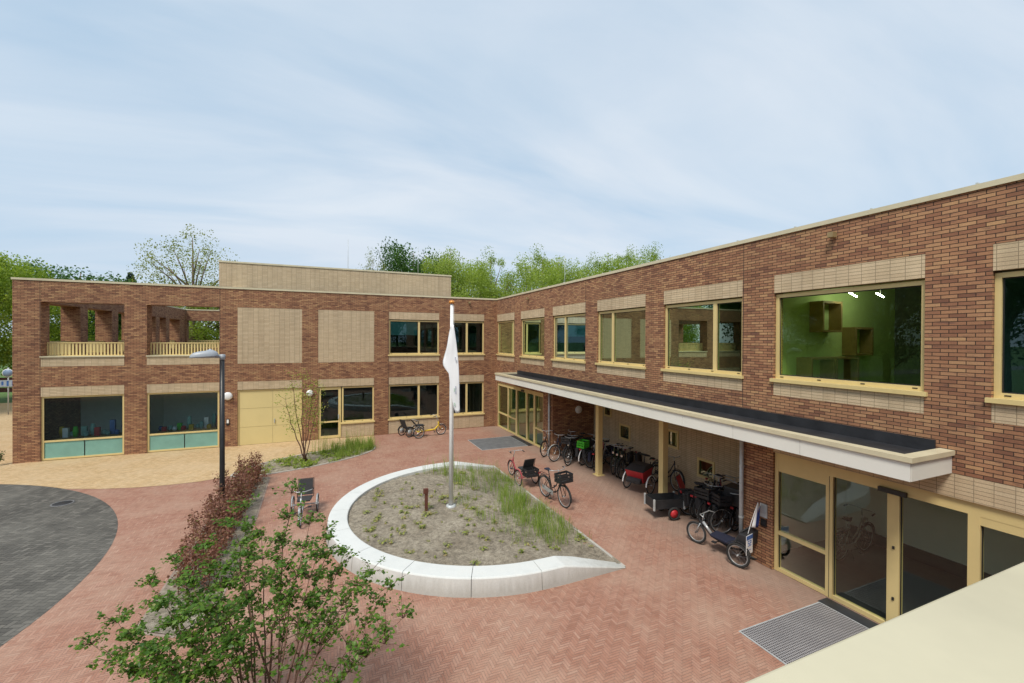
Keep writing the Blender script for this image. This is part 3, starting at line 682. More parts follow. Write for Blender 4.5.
# ------------------------------------------------------------------ fittings on the building
def wall_lamp(c, ax, label, r=0.17):
    t = thing('wall_lamp', label, 'lamp', c, group='round opal lamps on the brick walls')
    ax = Vector(ax)
    m = MB(); m.lathe([(0.001, 0), (r*0.6, 0), (r*0.6, 0.03)], 24, 0, (0, 0, 0), ax); m.build('mount', M['greyp'], t)
    m = MB(); m.lathe([(r, 0.03), (r*1.0, 0.05), (r*0.95, 0.085), (r*0.7, 0.115), (r*0.35, 0.13), (0.001, 0.134)], 28, 0, (0, 0, 0), ax); m.build('diffuser', M['opal'], t)
wall_lamp((-4.33, YL-0.002, 2.39), (0, -1, 0), 'round white wall lamp on brick pier left of the cream double door', 0.19)
wall_lamp((-0.85, YL-0.002, 2.38), (0, -1, 0), 'round white wall lamp between the cream double door and glazed door', 0.16)
wall_lamp((10.42, RECY1-0.002, 1.95), (0, -1, 0), 'round white wall lamp in the dark corner behind the bicycles', 0.17)
def camera_box(c, face, label, s=1.0):
    t = thing('security_camera', label, 'security camera', c, group='small cameras under the roof edge')
    f = Vector(face); sd_ = Vector((-f.y, f.x, 0))
    m = MB(); q = f*0.03*s
    m.tube([(0, 0, 0), tuple(q), tuple(q+Vector((0, 0, -0.02)))], 0.025*s, 10); m.build('bracket', M['brownl'], t)
    m = MB(); e = [q-sd_*0.05*s, q+sd_*0.05*s, q+f*0.13*s+sd_*0.05*s, q+f*0.13*s-sd_*0.05*s]
    m.hull([p+Vector((0, 0, -0.06*s)) for p in e], [p+Vector((0, 0, 0.04*s)) for p in e]); m.build('housing', M['brownl'], t)
camera_box((XR-0.001, 5.3, 7.18), (-1, 0, 0), 'small bronze camera high on the right wing above the large green window')
camera_box((XR-0.001, 19.3, 7.14), (-1, 0, 0), 'small camera near the far end of the right wing roof edge', 0.9)
camera_box((7.42, YL-0.001, 7.22), (0, -1, 0), 'small dark camera under the roof edge of the left wing by the corner')
def panel(c, label, w, h, facing, mats):
    t = thing('intercom', label, 'intercom', c)
    m = MB(); o = 0.03
    if facing == 'R': m.box(-o, 0, -w/2, w/2, 0, h)
    else: m.box(-w/2, w/2, -o, 0, 0, h)
    m.build('case', mats[0], t)
    m = MB()
    if facing == 'R': m.box(-o-0.006, -o, -w/2+0.015, w/2-0.015, h*0.3, h-0.02)
    else: m.box(-w/2+0.02, w/2-0.02, -o-0.006, -o, h*0.35, h-0.03)
    m.build('face_plate', mats[1], t)
panel((-4.33, YL-0.001, 1.02), 'small dark intercom on brick pier beside the cream double door', 0.12, 0.30, 'L', (M['black'], M['white']))
panel((XR-0.001, 6.74, 1.10), 'silver intercom on brick pier beside the near glass entrance', 0.17, 0.30, 'R', (M['zinc'], M['silver']))
panel((XR-0.001, 6.74, 0.90), 'small black card reader below the silver intercom on brick pier', 0.14, 0.15, 'R', (M['black'], M['plastic']))
for (x, y, z, h, lb) in ((5.3, 28.0, 8.9, 2.2, 'thin lightning rod on the pale roof storey'), (12.0, 20.8, 7.2, 2.6, 'thin lightning rod on the right wing roof near the corner'), (1.0, 26, 8.9, 1.8, 'thin faint rod at the middle of the pale roof storey')):
    t = thing('lightning_rod', lb, 'rod', (x, y, z))
    m = MB(); m.tube([(0, 0, 0), (0, 0, h)], 0.012, 6); m.build('rod', M['zinc'], t)
    m = MB(); m.lathe([(0.001, 0.0), (0.15, 0.0), (0.15, 0.05), (0.02, 0.07)], 12); m.build('foot', M['kerbc'], t)

# ------------------------------------------------------------------ things indoors
def wall_box(x, z, w, h, label, d=0.32, y=RW[2][1]+0.377):
    t = thing('wall_shelf_box', label, 'shelf', (x, y, z), group='square box shelves in the green room')
    m = MB(); th = 0.05
    m.box(-w/2, w/2, -d, -0.002, -h/2, -h/2+th); m.box(-w/2, w/2, -d, -0.002, h/2-th, h/2); m.box(-w/2, -w/2+th, -d, -0.002, -h/2+th, h/2-th); m.box(w/2-th, w/2, -d, -0.002, -h/2+th, h/2-th)
    m.build('shell', M['wood'], t)
    m = MB(); m.box(-w/2+th, w/2-th, -0.03, -0.004, -h/2+th, h/2-th); m.build('back', M['intg'], t)
wall_box(11.3, 5.70, 0.75, 0.75, 'large square wooden wall box high on green wall behind big window')
wall_box(12.6, 5.10, 0.75, 0.72, 'square wooden wall box right of and lower than the high one on green wall')
wall_box(10.9, 4.28, 0.9, 0.86, 'left wooden box on the floor line of the green room', 0.36)
wall_box(11.85, 4.28, 0.9, 0.86, 'right wooden box on the floor line of the green room', 0.36)
emis = bpy.data.materials.new('lit_lamp'); emis.use_nodes = True
emis.node_tree.nodes['Principled BSDF'].inputs['Emission Color'].default_value = (1, 1, 0.95, 1); emis.node_tree.nodes['Principled BSDF'].inputs['Emission Strength'].default_value = 60
for x, y, lb in ((11.55, 6.3, 'left lit ceiling spotlight in the green room'), (12.25, 6.1, 'right lit ceiling spotlight in the green room')):
    t = thing('ceiling_lamp', lb, 'lamp', (x, y, 6.22)); m = MB(); m.tube([(-0.07, 0.05, 0.05), (0.07, -0.03, -0.05)], 0.014, 10); m.build('spot', emis, t)
    m = MB(); m.tube([(0, 0, 0.04), (0, 0, 0.478)], 0.008, 8); m.build('stem', M['black'], t)
dcols = [M['red'], M['green'], M['yellow'], M['signblue'], M['white'], M['wood'], M['blind']]
for wi, (a, b) in enumerate(LB[:2]):
    t = thing('display_shelf', ('low shelf behind the leftmost ground floor window' if wi == 0 else 'low shelf behind the second ground floor window from the left'), 'shelf', ((a+b)/2, YL+1.0, 0.02))
    m = MB(); m.box(-1.2, 1.2, -0.25, 0.25, 0.72, 0.76); m.build('top', M['wood'], t)
    m = MB()
    for x in (-1.15, 0, 1.15): m.box(x-0.02, x+0.02, -0.24, 0.24, 0.0, 0.718)
    m.build('upright', M['wood'], t)
    rr = random.Random(wi+3)
    for i in range(14):
        x = (a+b)/2-1.14+i*0.175+rr.uniform(-0.04, 0.04); h = rr.uniform(0.15, 0.7); cname = ['red', 'green', 'yellow', 'blue', 'white', 'wooden', 'teal']; ci = rr.randrange(7)
        m = MB()
        if i % 3 == 0: m.lathe([(0.001, 0), (0.07, 0), (0.1, h*0.5), (0.07, h), (0.001, h)], 12)
        elif i % 3 == 1: m.box(-0.09, 0.09, -0.07, 0.07, 0, h)
        else: m.lathe([(0.001, 0), (0.08, 0.0), (0.11, 0.09), (0.08, 0.19), (0.001, 0.22)], 14)
        o = m.build('craft_object', dcols[ci], None); o.location = (x, YL+1.0+(-0.12 if i % 2 else 0.1), 0.78)
        tag(o, f'{cname[ci]} {("tapered jar", "small box", "round pot")[i % 3]} on the low shelf inside the {"leftmost" if wi == 0 else "second"} ground floor window', 'craft piece', f'craft pieces in the {"leftmost" if wi == 0 else "second"} window')

# ------------------------------------------------------------------ leaves
def leaf_object(name, centers, normals, size, mat, parent=None, tints=None, shape='leaf', dirs=None, aspect=1.7):
    n = len(centers); centers = np.asarray(centers, float); normals = np.asarray(normals, float)
    normals /= np.linalg.norm(normals, axis=1, keepdims=True)+1e-9
    if dirs is None: dirs = rng.normal(size=(n, 3))
    dirs = dirs-normals*(dirs*normals).sum(1, keepdims=True); dirs /= np.linalg.norm(dirs, axis=1, keepdims=True)+1e-9
    side = np.cross(normals, dirs); size = np.broadcast_to(np.asarray(size, float), (n,))[:, None]
    L, Wd = size, size/aspect
    if shape == 'leaf':      # folded two-face leaf: base, left, tip, right, with a mid rib lowered
        P = [centers-dirs*L*0.5, centers+side*Wd*0.5-dirs*L*0.05+normals*Wd*0.14, centers+dirs*L*0.5, centers-side*Wd*0.5-dirs*L*0.05+normals*Wd*0.14]
        V = np.stack(P, 1).reshape(-1, 3); F = np.arange(n)[:, None]*4
        faces = np.concatenate([np.stack([F[:, 0], F[:, 0]+1, F[:, 0]+2], 1), np.stack([F[:, 0], F[:, 0]+2, F[:, 0]+3], 1)], 0); k = 3
        ft = 4
    else:
        P = [centers-dirs*L*0.5-side*Wd*0.2, centers+side*Wd*0.5, centers+dirs*L*0.5, centers-side*Wd*0.5+dirs*L*0.1]
        V = np.stack(P, 1).reshape(-1, 3); F = np.arange(n)[:, None]*4
        faces = np.concatenate([F, F+1, F+2, F+3], 1); k = 4; ft = 4
    me = bpy.data.meshes.new(name); me.vertices.add(len(V)); me.vertices.foreach_set('co', V.ravel())
    me.loops.add(faces.size); me.polygons.add(len(faces)); me.loops.foreach_set('vertex_index', faces.ravel().astype(np.int32))
    me.polygons.foreach_set('loop_start', np.arange(0, faces.size, k, dtype=np.int32)); me.update(calc_edges=True)
    at = me.attributes.new('tint', 'FLOAT', 'POINT')
    tt = rng.random(n) if tints is None else tints
    at.data.foreach_set('value', np.repeat(tt, 4).astype(np.float32)); me.materials.append(mat)
    o = bpy.data.objects.new(name, me); col.objects.link(o)
    if parent is not None: o.parent = parent
    return o
def blade_object(name, bases, h, mat, w=0.012, lean=0.35, parent=None, kind=None):
    n = len(bases); b = np.asarray(bases, float); h = np.broadcast_to(h, (n,))
    a = rng.uniform(0, 2*np.pi, n); d = np.stack([np.cos(a), np.sin(a), 0*a], 1); s = np.stack([-np.sin(a), np.cos(a), 0*a], 1)
    le = rng.uniform(0.1, 1, n)*lean*h; z = np.array([0, 0, 1.0])
    m = b+d*(le*0.3)[:, None]+z*(h*0.6)[:, None]; t = b+d*le[:, None]+z*h[:, None]
    V = np.stack([b-s*w/2, b+s*w/2, m+s*w*0.4, m-s*w*0.4, t], 1).reshape(-1, 3); q = np.arange(n)*5
    me = bpy.data.meshes.new(name)
    loops = np.concatenate([np.stack([q, q+1, q+2, q+3], 1).ravel(), np.stack([q+3, q+2, q+4], 1).ravel()]).astype(np.int32)
    me.vertices.add(len(V)); me.vertices.foreach_set('co', V.ravel()); me.loops.add(len(loops)); me.polygons.add(2*n)
    me.loops.foreach_set('vertex_index', loops)
    me.polygons.foreach_set('loop_start', np.concatenate([np.arange(n)*4, 4*n+np.arange(n)*3]).astype(np.int32)); me.update(calc_edges=True)
    at = me.attributes.new('tint', 'FLOAT', 'POINT'); at.data.foreach_set('value', np.repeat(np.clip(rng.beta(2, 2.2, n), 0, 1), 5).astype(np.float32)); me.materials.append(mat)
    o = bpy.data.objects.new(name, me); col.objects.link(o)
    if parent is not None: o.parent = parent
    if kind: o['kind'] = kind
    return o

# ------------------------------------------------------------------ round planter
PC = (4.2, 12.05); RO, RI, PH = 4.2, 3.73, 0.37
def soil_z(x, y):
    t = min(1, max(0, (x-3.4)/(6.1-3.4))); t = t*t*(3-2*t)
    return 0.30*(1-t)+0.03*t
planter = thing('planter_kerb', 'large round planter with thick pale concrete kerb and low pointed ramp ends', 'planter', (PC[0], PC[1], 0))
# kerb path: straight lower end, arc round the left, straight far end; (x, y, outward normal, height, width)
path = []
for i in range(0, 9):
    x = 6.12-(6.12-4.35)*i/8; path.append((x, PC[1]-RO, 0, -1, 0.025+(PH-0.025)*min(1, (i/8)/0.88), 0.22+0.25*min(1, i/5)))
nA = 84
for i in range(1, nA):
    a = R(-88-(184)*i/nA); path.append((PC[0]+RO*math.cos(a), PC[1]+RO*math.sin(a), math.cos(a), math.sin(a), PH, RO-RI))
for i in range(8, -1, -1):
    x = 6.12-(6.12-4.35)*i/8; path.append((x, PC[1]+RO, 0, 1, 0.025+(PH-0.025)*min(1, (i/8)/0.88), 0.22+0.25*min(1, i/5)))
def section(p, shift=0.0):
    x, y, nx, ny, h, w = p; e = min(0.025, h*0.4); x -= PC[0]; y -= PC[1]
    pr = [(0.05*h/PH, -0.02), (0.012, h-e), (-0.004, h-e*0.3), (-e, h), (-w+e, h), (-w+0.004, h-e*0.3), (-w, h-e), (-w-0.01, -0.02)]
    return [(x+nx*o, y+ny*o, z) for o, z in pr]
breaks = [0, 10] + [10+int((len(path)-20)*k/9) for k in range(1, 9)] + [len(path)-11, len(path)-1]
for bi in range(len(breaks)-1):
    i0, i1 = breaks[bi], breaks[bi+1]; m = MB(); secs = []
    for i in range(i0, i1+1):
        p = list(path[i])
        if i in (i0, i1) and 0 < i < len(path)-1:      # 8 mm joint between blocks
            q = path[i+1] if i == i0 else path[i-1]; dx, dy = q[0]-p[0], q[1]-p[1]; L = math.hypot(dx, dy); p[0] += dx/L*0.006; p[1] += dy/L*0.006
        secs.append(section(p))
    n = len(secs[0]); b = len(m.v)
    for s_ in secs: m.v += s_
    for i in range(len(secs)-1):
        for a in range(n-1):
            m.f.append((b+i*n+a, b+i*n+a+1, b+(i+1)*n+a+1, b+(i+1)*n+a)); m.m.append(0); m.sm.append(False)
    m.f.append(tuple(b+a for a in range(n))); m.m.append(0); m.sm.append(False)
    m.f.append(tuple(b+(len(secs)-1)*n+a for a in range(n))[::-1]); m.m.append(0); m.sm.append(False)
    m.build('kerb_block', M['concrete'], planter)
m = MB(); m.box(6.08-PC[0], 6.15-PC[0], -RO+0.02, RO-0.02, -0.02, 0.035); m.build('edging_strip', M['kerbc'], planter)
def soil_patch(inside, x0, x1, y0, y1, zf, parent, step=0.11, amp=0.02):
    nx, ny = int((x1-x0)/step)+1, int((y1-y0)/step)+1; idx = {}; m = MB()
    for i in range(nx):
        for j in range(ny):
            cx_, cy_ = x0+(i+.5)*step, y0+(j+.5)*step
            if not inside(cx_, cy_): continue
            q = []
            for a, b in ((i, j), (i+1, j), (i+1, j+1), (i, j+1)):
                if (a, b) not in idx:
                    x, y = x0+a*step, y0+b*step; idx[(a, b)] = len(m.v); m.v.append((x, y, zf(x, y)+random.uniform(-amp, amp)+0.025*math.sin(x*2.3+1)*math.sin(y*1.9)))
                q.append(idx[(a, b)])
            m.f.append(tuple(q)); m.m.append(0); m.sm.append(True)
    return m
sm = soil_patch(lambda x, y: (math.hypot(x-PC[0], y-PC[1]) < RO-0.22 or (x > PC[0] and abs(y-PC[1]) < RO-0.2)) and x < 6.09, 0.2, 6.09, 7.9, 16.2, soil_z, planter)
so = tag(sm.build('soil', M['soil']), kind='structure'); so.name = 'planter_soil'
# corten marker post, flagpole, flag
t = thing('bollard_light', 'short rust brown bollard lamp standing in the round planter', 'bollard', (2.53, 12.02, soil_z(2.53, 12.0)-0.02))
m = MB(); m.box(-0.04, 0.04, -0.03, 0.03, 0, 0.5); m.build('post', M['corten'], t)
m = MB(); m.box(-0.08, 0.05, -0.04, 0.04, 0.502, 0.64); m.build('head', M['corten'], t)
fx, fy = 3.26, 12.1; fz = soil_z(fx, fy)-0.03
t = thing('flagpole', 'tall white flagpole with orange gold cap standing in the round planter', 'flagpole', (fx, fy, fz))
m = MB(); m.tube([(0, 0, 0), (0, 0, 3), (0, 0, 5.85)], [0.062, 0.055, 0.042], 16); m.build('pole', M['white'], t)
m = MB(); m.lathe([(0.001, 5.85), (0.075, 5.86), (0.09, 5.90), (0.07, 5.94), (0.001, 5.95)], 16); m.build('finial', M['gold'], t)
m = MB(); m.lathe([(0.14, -0.02), (0.14, 0.06), (0.07, 0.07)], 16); m.build('base_collar', M['zinc'], t)
m = MB(); m.tube([(0.055, -0.045, 0.9), (0.05, -0.05, 3.0), (0.048, -0.045, 5.8)], 0.004, 5); m.build('halyard', M['white'], t)
# limp flag: folded cloth, each column hangs to its own depth
fm = MB(); cols_ = 15; rows = 26
fo = Vector((0.9203, -0.3915, 0)); bk = Vector((-0.3915, -0.9203, 0))   # right / toward viewer side
prof = [(-0.02, 0.02), (-0.09, 0.07), (-0.15, 0.02), (-0.19, 0.07), (-0.14, 0.13), (-0.07, 0.11), (-0.01, 0.16), (0.05, 0.10), (0.09, 0.15), (0.135, 0.10), (0.165, 0.14), (0.15, 0.06), (0.11, 0.02), (0.07, 0.05), (0.04, 0.0)]
endz = [4.22, 4.22, 4.30, 4.36, 4.25, 4.12, 3.5, 3.12, 3.0, 2.98, 3.04, 3.1, 3.2, 3.25, 3.3]
b = 0
for i in range(cols_):
    for j in range(rows+1):
        s_ = j/rows; top = 5.52-fz; z = top-(top-(endz[i]-fz))*s_
        wd = min(1, 0.10+1.0*s_) if i < 6 else min(1, 0.16+1.0*s_**0.6)
        if i < 6 and s_ > 0.88: wd *= 1.0
        u, v = prof[i]; wob = 0.012*math.sin(s_*9+i)
        fm.v.append(tuple(fo*(u*wd*(1.3 if u < 0 else 1.45)+wob+0.02)+bk*(v*wd*0.6+0.05+wob)+Vector((0, 0, z))))
for i in range(cols_-1):
    for j in range(rows):
        a = i*(rows+1)+j; fm.f.append((a, a+1, a+rows+2, a+rows+1)); fm.m.append(0); fm.sm.append(True)
flag = fm.build('flag', M['flag']); flag.location = (fx, fy, fz)
tag(flag, 'white flag hanging limp in folds from the tall flagpole', 'flag')
sl = flag.modifiers.new('thick', 'SOLIDIFY'); sl.thickness = 0.004
MK = [plain('flag_print_grey', (0.55, 0.57, 0.66), 0.8), plain('flag_print_green', (0.50, 0.64, 0.55), 0.8)]
for u, z, c in ((0.12, 4.55, 0), (0.13, 3.72, 0), (0.10, 3.66, 1), (0.13, 3.6, 0), (0.10, 3.25, 1)):
    p = fo*(u+0.012)+bk*0.155+Vector((0, 0, z-fz)); e1 = fo*0.02; e2 = Vector((0, 0, 0.05))
    mk = MB(); mk.face([p-e1-e2, p+e1-e2, p+e1+e2, p-e1+e2], c); mk.build('printed_mark', MK, flag)

# planting in the round planter
def rnd_in(f, n, x0, x1, y0, y1):
    o = []
    while len(o) < n:
        x, y = random.uniform(x0, x1), random.uniform(y0, y1)
        if f(x, y): o.append((x, y))
    return o
inP = lambda x, y: math.hypot(x-PC[0], y-PC[1]) < 3.6 and x < 6.0
tuft = []; hh = []
def add_tuft(x, y, n, hgt, rad):
    for _ in range(n):
        a, r_ = random.uniform(0, 6.28), abs(random.gauss(0, rad)); tuft.append((x+r_*math.cos(a), y+r_*math.sin(a), soil_z(x, y)-0.02)); hh.append(hgt*random.uniform(0.45, 1.15))
for x, y in rnd_in(lambda x, y: inP(x, y) and 9.2 < y < 14.6 and x > 3.5+0.35*abs(y-11.6)*0.5 and random.random() < 0.2+0.8*((x-3.4)/2.6)**2, 95, 3.4, 6.0, 9.0, 15.4): add_tuft(x, y, 26, 0.34, 0.17)
for x, y in rnd_in(lambda x, y: inP(x, y) and y > 13.6+0.2*(6-x), 30, 3.6, 6.0, 13.8, 15.7): add_tuft(x, y, 26, 0.36, 0.17)
for x, y in rnd_in(lambda x, y: inP(x, y) and y > 14.6, 14, 3.0, 6.0, 14.8, 15.7): add_tuft(x, y, 12, 0.75, 0.12)
for x, y in rnd_in(lambda x, y: inP(x, y) and math.hypot((x-5.2)/0.8, (y-10.9)/1.7) < 1, 30, 4.3, 6.0, 9.0, 12.8): add_tuft(x, y, 34, 0.44, 0.15)
g_ = blade_object('ornamental_grass', tuft, np.array(hh), M['grass'], 0.008, 0.55, kind='stuff')
# seedlings
def seedling_mesh(k):
    n = 14+6*k; a = rng.uniform(0, 2*np.pi, n); r_ = rng.uniform(0.01, 0.10+0.02*k, n)
    c = np.stack([r_*np.cos(a), r_*np.sin(a), rng.uniform(0.02, 0.10, n)], 1)
    return leaf_object('seedling_plant', c, np.stack([np.cos(a)*0.5, np.sin(a)*0.5, np.ones(n)], 1), rng.uniform(0.05, 0.09, n), M['seedling'])
protos = [seedling_mesh(k) for k in range(3)]; used = [False]*3
for x, y in rnd_in(lambda x, y: inP(x, y) and (x < 4.6 or y < 9.6), 150, 0.6, 6.0, 8.4, 15.6):
    k = random.randrange(3)
    if used[k]: o = protos[k].copy(); col.objects.link(o)
    else: o = protos[k]; used[k] = True
    o.location = (x, y, soil_z(x, y)-0.01); o.rotation_euler = (0, 0, random.uniform(0, 6)); s_ = random.uniform(0.35, 1.1); o.scale = (s_, s_, s_)
    tag(o, 'small yellowish green seedling growing in the sandy soil of the round planter', 'seedling', 'seedlings in the round planter')

# ------------------------------------------------------------------ island bed with young tree
isl = [(-3.30, 18.72), (-3.05, 19.35), (-2.4, 20.15), (-1.3, 20.85), (0, 21.4), (1.2, 21.75), (1.85, 21.7), (2.02, 21.25), (1.83, 20.52), (1.06, 19.75), (0.07, 19.18), (-1.01, 18.73), (-2.01, 18.46), (-2.75, 18.38), (-3.15, 18.46)]
def in_poly(p, x, y):
    c = False
    for i in range(len(p)):
        (x1, y1), (x2, y2) = p[i], p[i-1]
        if (y1 > y) != (y2 > y) and x < (x2-x1)*(y-y1)/(y2-y1)+x1: c = not c
    return c
def edging(poly, name, label, w=0.07, h=0.03, mat='kerbc'):
    m = MB(); pts = [Vector((x, y, 0)) for x, y in poly]; n = len(pts); cen = sum(pts, Vector())/n
    for i in range(n):
        a, b_ = pts[i], pts[(i+1) % n]; d = (b_-a).normalized(); o = Vector((d.y, -d.x, 0))
        if (a+o*0.1-cen).length < (a-cen).length: o = -o
        m.hull([a-d*0.01, b_+d*0.01, b_+d*0.01+o*w, a-d*0.01+o*w], [q+Vector((0, 0, h+0.0006*(i % 3))) for q in (a-d*0.01, b_+d*0.01, b_+d*0.01+o*w, a-d*0.01+o*w)])
    return tag(m.build(name, M[mat]), label, 'kerb')
def smooth_poly(p, k=2):
    for _ in range(k):
        q = []
        for i in range(len(p)):
            a, b_ = p[i], p[(i+1) % len(p)]; q += [(a[0]*.75+b_[0]*.25, a[1]*.75+b_[1]*.25), (a[0]*.25+b_[0]*.75, a[1]*.25+b_[1]*.75)]
        p = q
    return p
isl = smooth_poly(isl)
edging(isl, 'bed_edging', 'thin pale concrete edging around the curved island bed near the wall')
m = MB(); m.face([(x, y, 0.02) for x, y in isl]); struct('island_soil', m, M['soil'])
cz = []; ct = []
for x, y in rnd_in(lambda x, y: in_poly(isl, x, y) and random.random() < 0.45+0.4*math.sin(x*3.1+y*2.2), 330, -3.3, 2.1, 18.3, 21.8):
    n = 9; a = rng.uniform(0, 6.28, n); r_ = rng.uniform(0, 0.13, n)
    cz.append(np.stack([x+r_*np.cos(a), y+r_*np.sin(a), rng.uniform(0.03, 0.13, n)], 1))
cz = np.concatenate(cz); nn = rng.normal(size=cz.shape)*0.4+[0, 0, 1]
o = leaf_object('ground_cover', cz, nn, rng.uniform(0.06, 0.11, len(cz)), M['leaf_mid']); o['kind'] = 'stuff'
tuft, hh = [], []
soil_z_old = soil_z
soil_z = lambda x, y: 0.04
for x, y in rnd_in(lambda x, y: in_poly(isl, x, y) and x > 0.1 and y > 19.2, 36, 0, 2.05, 19.2, 21.8): add_tuft(x, y, 40, 0.5, 0.14)
for x, y in rnd_in(lambda x, y: in_poly(isl, x, y) and x > -0.6 and y > 20.5, 18, -0.6, 2.0, 20.3, 21.8): add_tuft(x, y, 16, 0.95, 0.10)
blade_object('tall_grass', tuft, np.array(hh), M['grass'], 0.009, 0.45, kind='stuff')
soil_z = soil_z_old

# ------------------------------------------------------------------ multi stemmed trees
def curve_pts(p0, p1, bend, n=7, wob=0.03):
    p0, p1 = Vector(p0), Vector(p1); o = []
    for i in range(n+1):
        t = i/n; q = p0.lerp(p1, t); q += Vector(bend)*math.sin(math.pi*t)
        if 0 < i < n: q += Vector((random.gauss(0, wob), random.gauss(0, wob), 0))
        o.append(q)
    return o
# young sparse tree in the island bed
tx, ty = -0.86, 19.75
t = thing('young_tree', 'young sparse multi stemmed tree in the island bed before the cream double door', 'tree', (tx, ty, 0.0))
m = MB(); tips = []
for (dx, dy, h, r_) in ((-0.75, 0.1, 2.6, 0.03), (-0.5, -0.3, 3.35, 0.028), (-0.15, 0.3, 3.4, 0.028), (0.25, -0.15, 3.0, 0.025), (0.5, 0.2, 2.9, 0.022), (0.1, -0.3, 2.4, 0.02)):
    p = curve_pts((random.uniform(-.12, .12), random.uniform(-.1, .1), 0), (dx, dy, h), (dx*0.1, dy*0.1, 0), 8, 0.02); m.tube(p, [r_*(1-0.75*i/8) for i in range(9)], 6)
    for k in range(4, 9):
        for _ in range(3):
            e = p[k]+Vector((random.gauss(0, .22), random.gauss(0, .22), random.uniform(0.05, .3))); m.tube([p[k], e], [0.006, 0.003], 4); tips.append(e)
m.build('trunk', M['stem'], t)
c = np.concatenate([np.array(e)+rng.normal(size=(15, 3))*0.11 for e in tips])
leaf_object('crown', c, rng.normal(size=c.shape)+[0, 0, 1], rng.uniform(0.05, 0.085, len(c)), M['leaf_lime'], t)

# near bed, hedge, foreground tree
bed = [(-3.05, 12.3), (-3.05, 18.1), (-2.0, 18.0), (-1.9, 14.2), (-1.95, 9.6), (-2.4, 9.0), (-3.05, 9.4)]
edging(bed, 'bed_edging', 'weathered brown grey stone edging around the narrow hedge bed by the lamp post', 0.05, 0.012, 'kerbd')
m = MB(); m.face([(x, y, 0.025) for x, y in bed]); struct('hedge_soil', m, M['soil'])
nb = [(-1.6, 4.0), (0.5, 4.0), (0.4, 6.5), (-0.9, 6.7), (-1.6, 6.2)]
m = MB(); m.face([(x, y, 0.025) for x, y in nb]); struct('tree_bed_soil', m, M['soil'])
def hedge(name, label, x0, x1, y0, y1, h, n, mat, group=None):
    t = thing(name, label, 'hedge', ((x0+x1)/2, (y0+y1)/2, 0.02), group=group); m = MB(); C = []; 
    L, Wd = y1-y0, x1-x0
    for i in range(int(L*16)):
        bx, by = random.uniform(-Wd*.35, Wd*.35), random.uniform(-L/2, L/2); hh_ = h*random.uniform(0.6, 1.12)
        e = Vector((bx+random.gauss(0, .14), by+random.gauss(0, .16), hh_)); m.tube([(bx, by, 0), Vector((bx, by, 0)).lerp(e, .5)+Vector((0.02, 0, 0)), e], [0.008, 0.006, 0.003], 4)
        for k in range(n):
            q = Vector((bx, by, 0)).lerp(e, random.uniform(0.12, 1.02)); C.append((q.x+random.gauss(0, .06), q.y+random.gauss(0, .06), max(0.02, q.z+random.gauss(0, .05))))
    m.build('twigs', M['stem'], t); C = np.array(C)
    leaf_object('foliage', C, rng.normal(size=C.shape)+[0, 0, .7], rng.uniform(0.04, 0.085, len(C)), mat, t)
hedge('hedge', 'low reddish brown hedge beside the black lamp post', -3.1, -2.05, 10.2, 18.1, 0.90, 115, M['leaf_bronze'])

FT = Vector((-0.62, 5.55, 0.0))
ft = thing('serviceberry_tree', 'multi stemmed young tree with fresh green leaves in the foreground', 'tree', FT)
def cray(px, py, d):   # world point on the sight line of a pixel at depth d, only used to place the stem tips of this tree
    x, y = (px-512)/FPX, -(py-341.9)/FPX
    return Vector((x*0.9203+0.3915, -x*0.3915+0.9203, y))*d+Vector((0, 0, CAM_H))
TIPS = [
 # px, py, depth, radius, leaf richness
 (292, 497, 6.3, .016, 1.0), (262, 540, 6.6, .016, 1.2), (232, 528, 6.4, .017, 1.25), (246, 512, 6.9, .014, 1.1), (192, 590, 5.6, .012, 1.2), (222, 575, 5.9, .012, 1.2), (165, 610, 5.3, .012, 1.1), (135, 640, 5.0, .011, 1.0), (310, 528, 6.0, .014, 1.2), (282, 545, 5.8, .012, 1.0), (205, 552, 6.2, .016, 1.2), (176, 566, 6.0, .014, 1.05), (150, 590, 5.7, .013, 1.0),
 (118, 628, 5.4, .012, 1.1), (92, 650, 5.2, .010, 0.8), (330, 540, 6.2, .016, 1.3), (318, 560, 5.5, .014, 1.2), (345, 556, 6.0, .015, 1.3), (356, 590, 5.4, .012, .9),
 (372, 575, 5.9, .012, .9), (392, 590, 5.6, .011, .8), (404, 622, 5.3, .010, .7), (386, 648, 5.0, .010, .7), (215, 612, 4.8, .012, 1.2),
 (180, 625, 4.9, .012, 1.1), (290, 585, 5.9, .012, .6), (150, 660, 4.6, .010, 1.2), (240, 560, 5.6, .012, 1.2), (120, 664, 4.9, .010, 1.1)]
m = MB(); LC = []; LN = []; LT = []
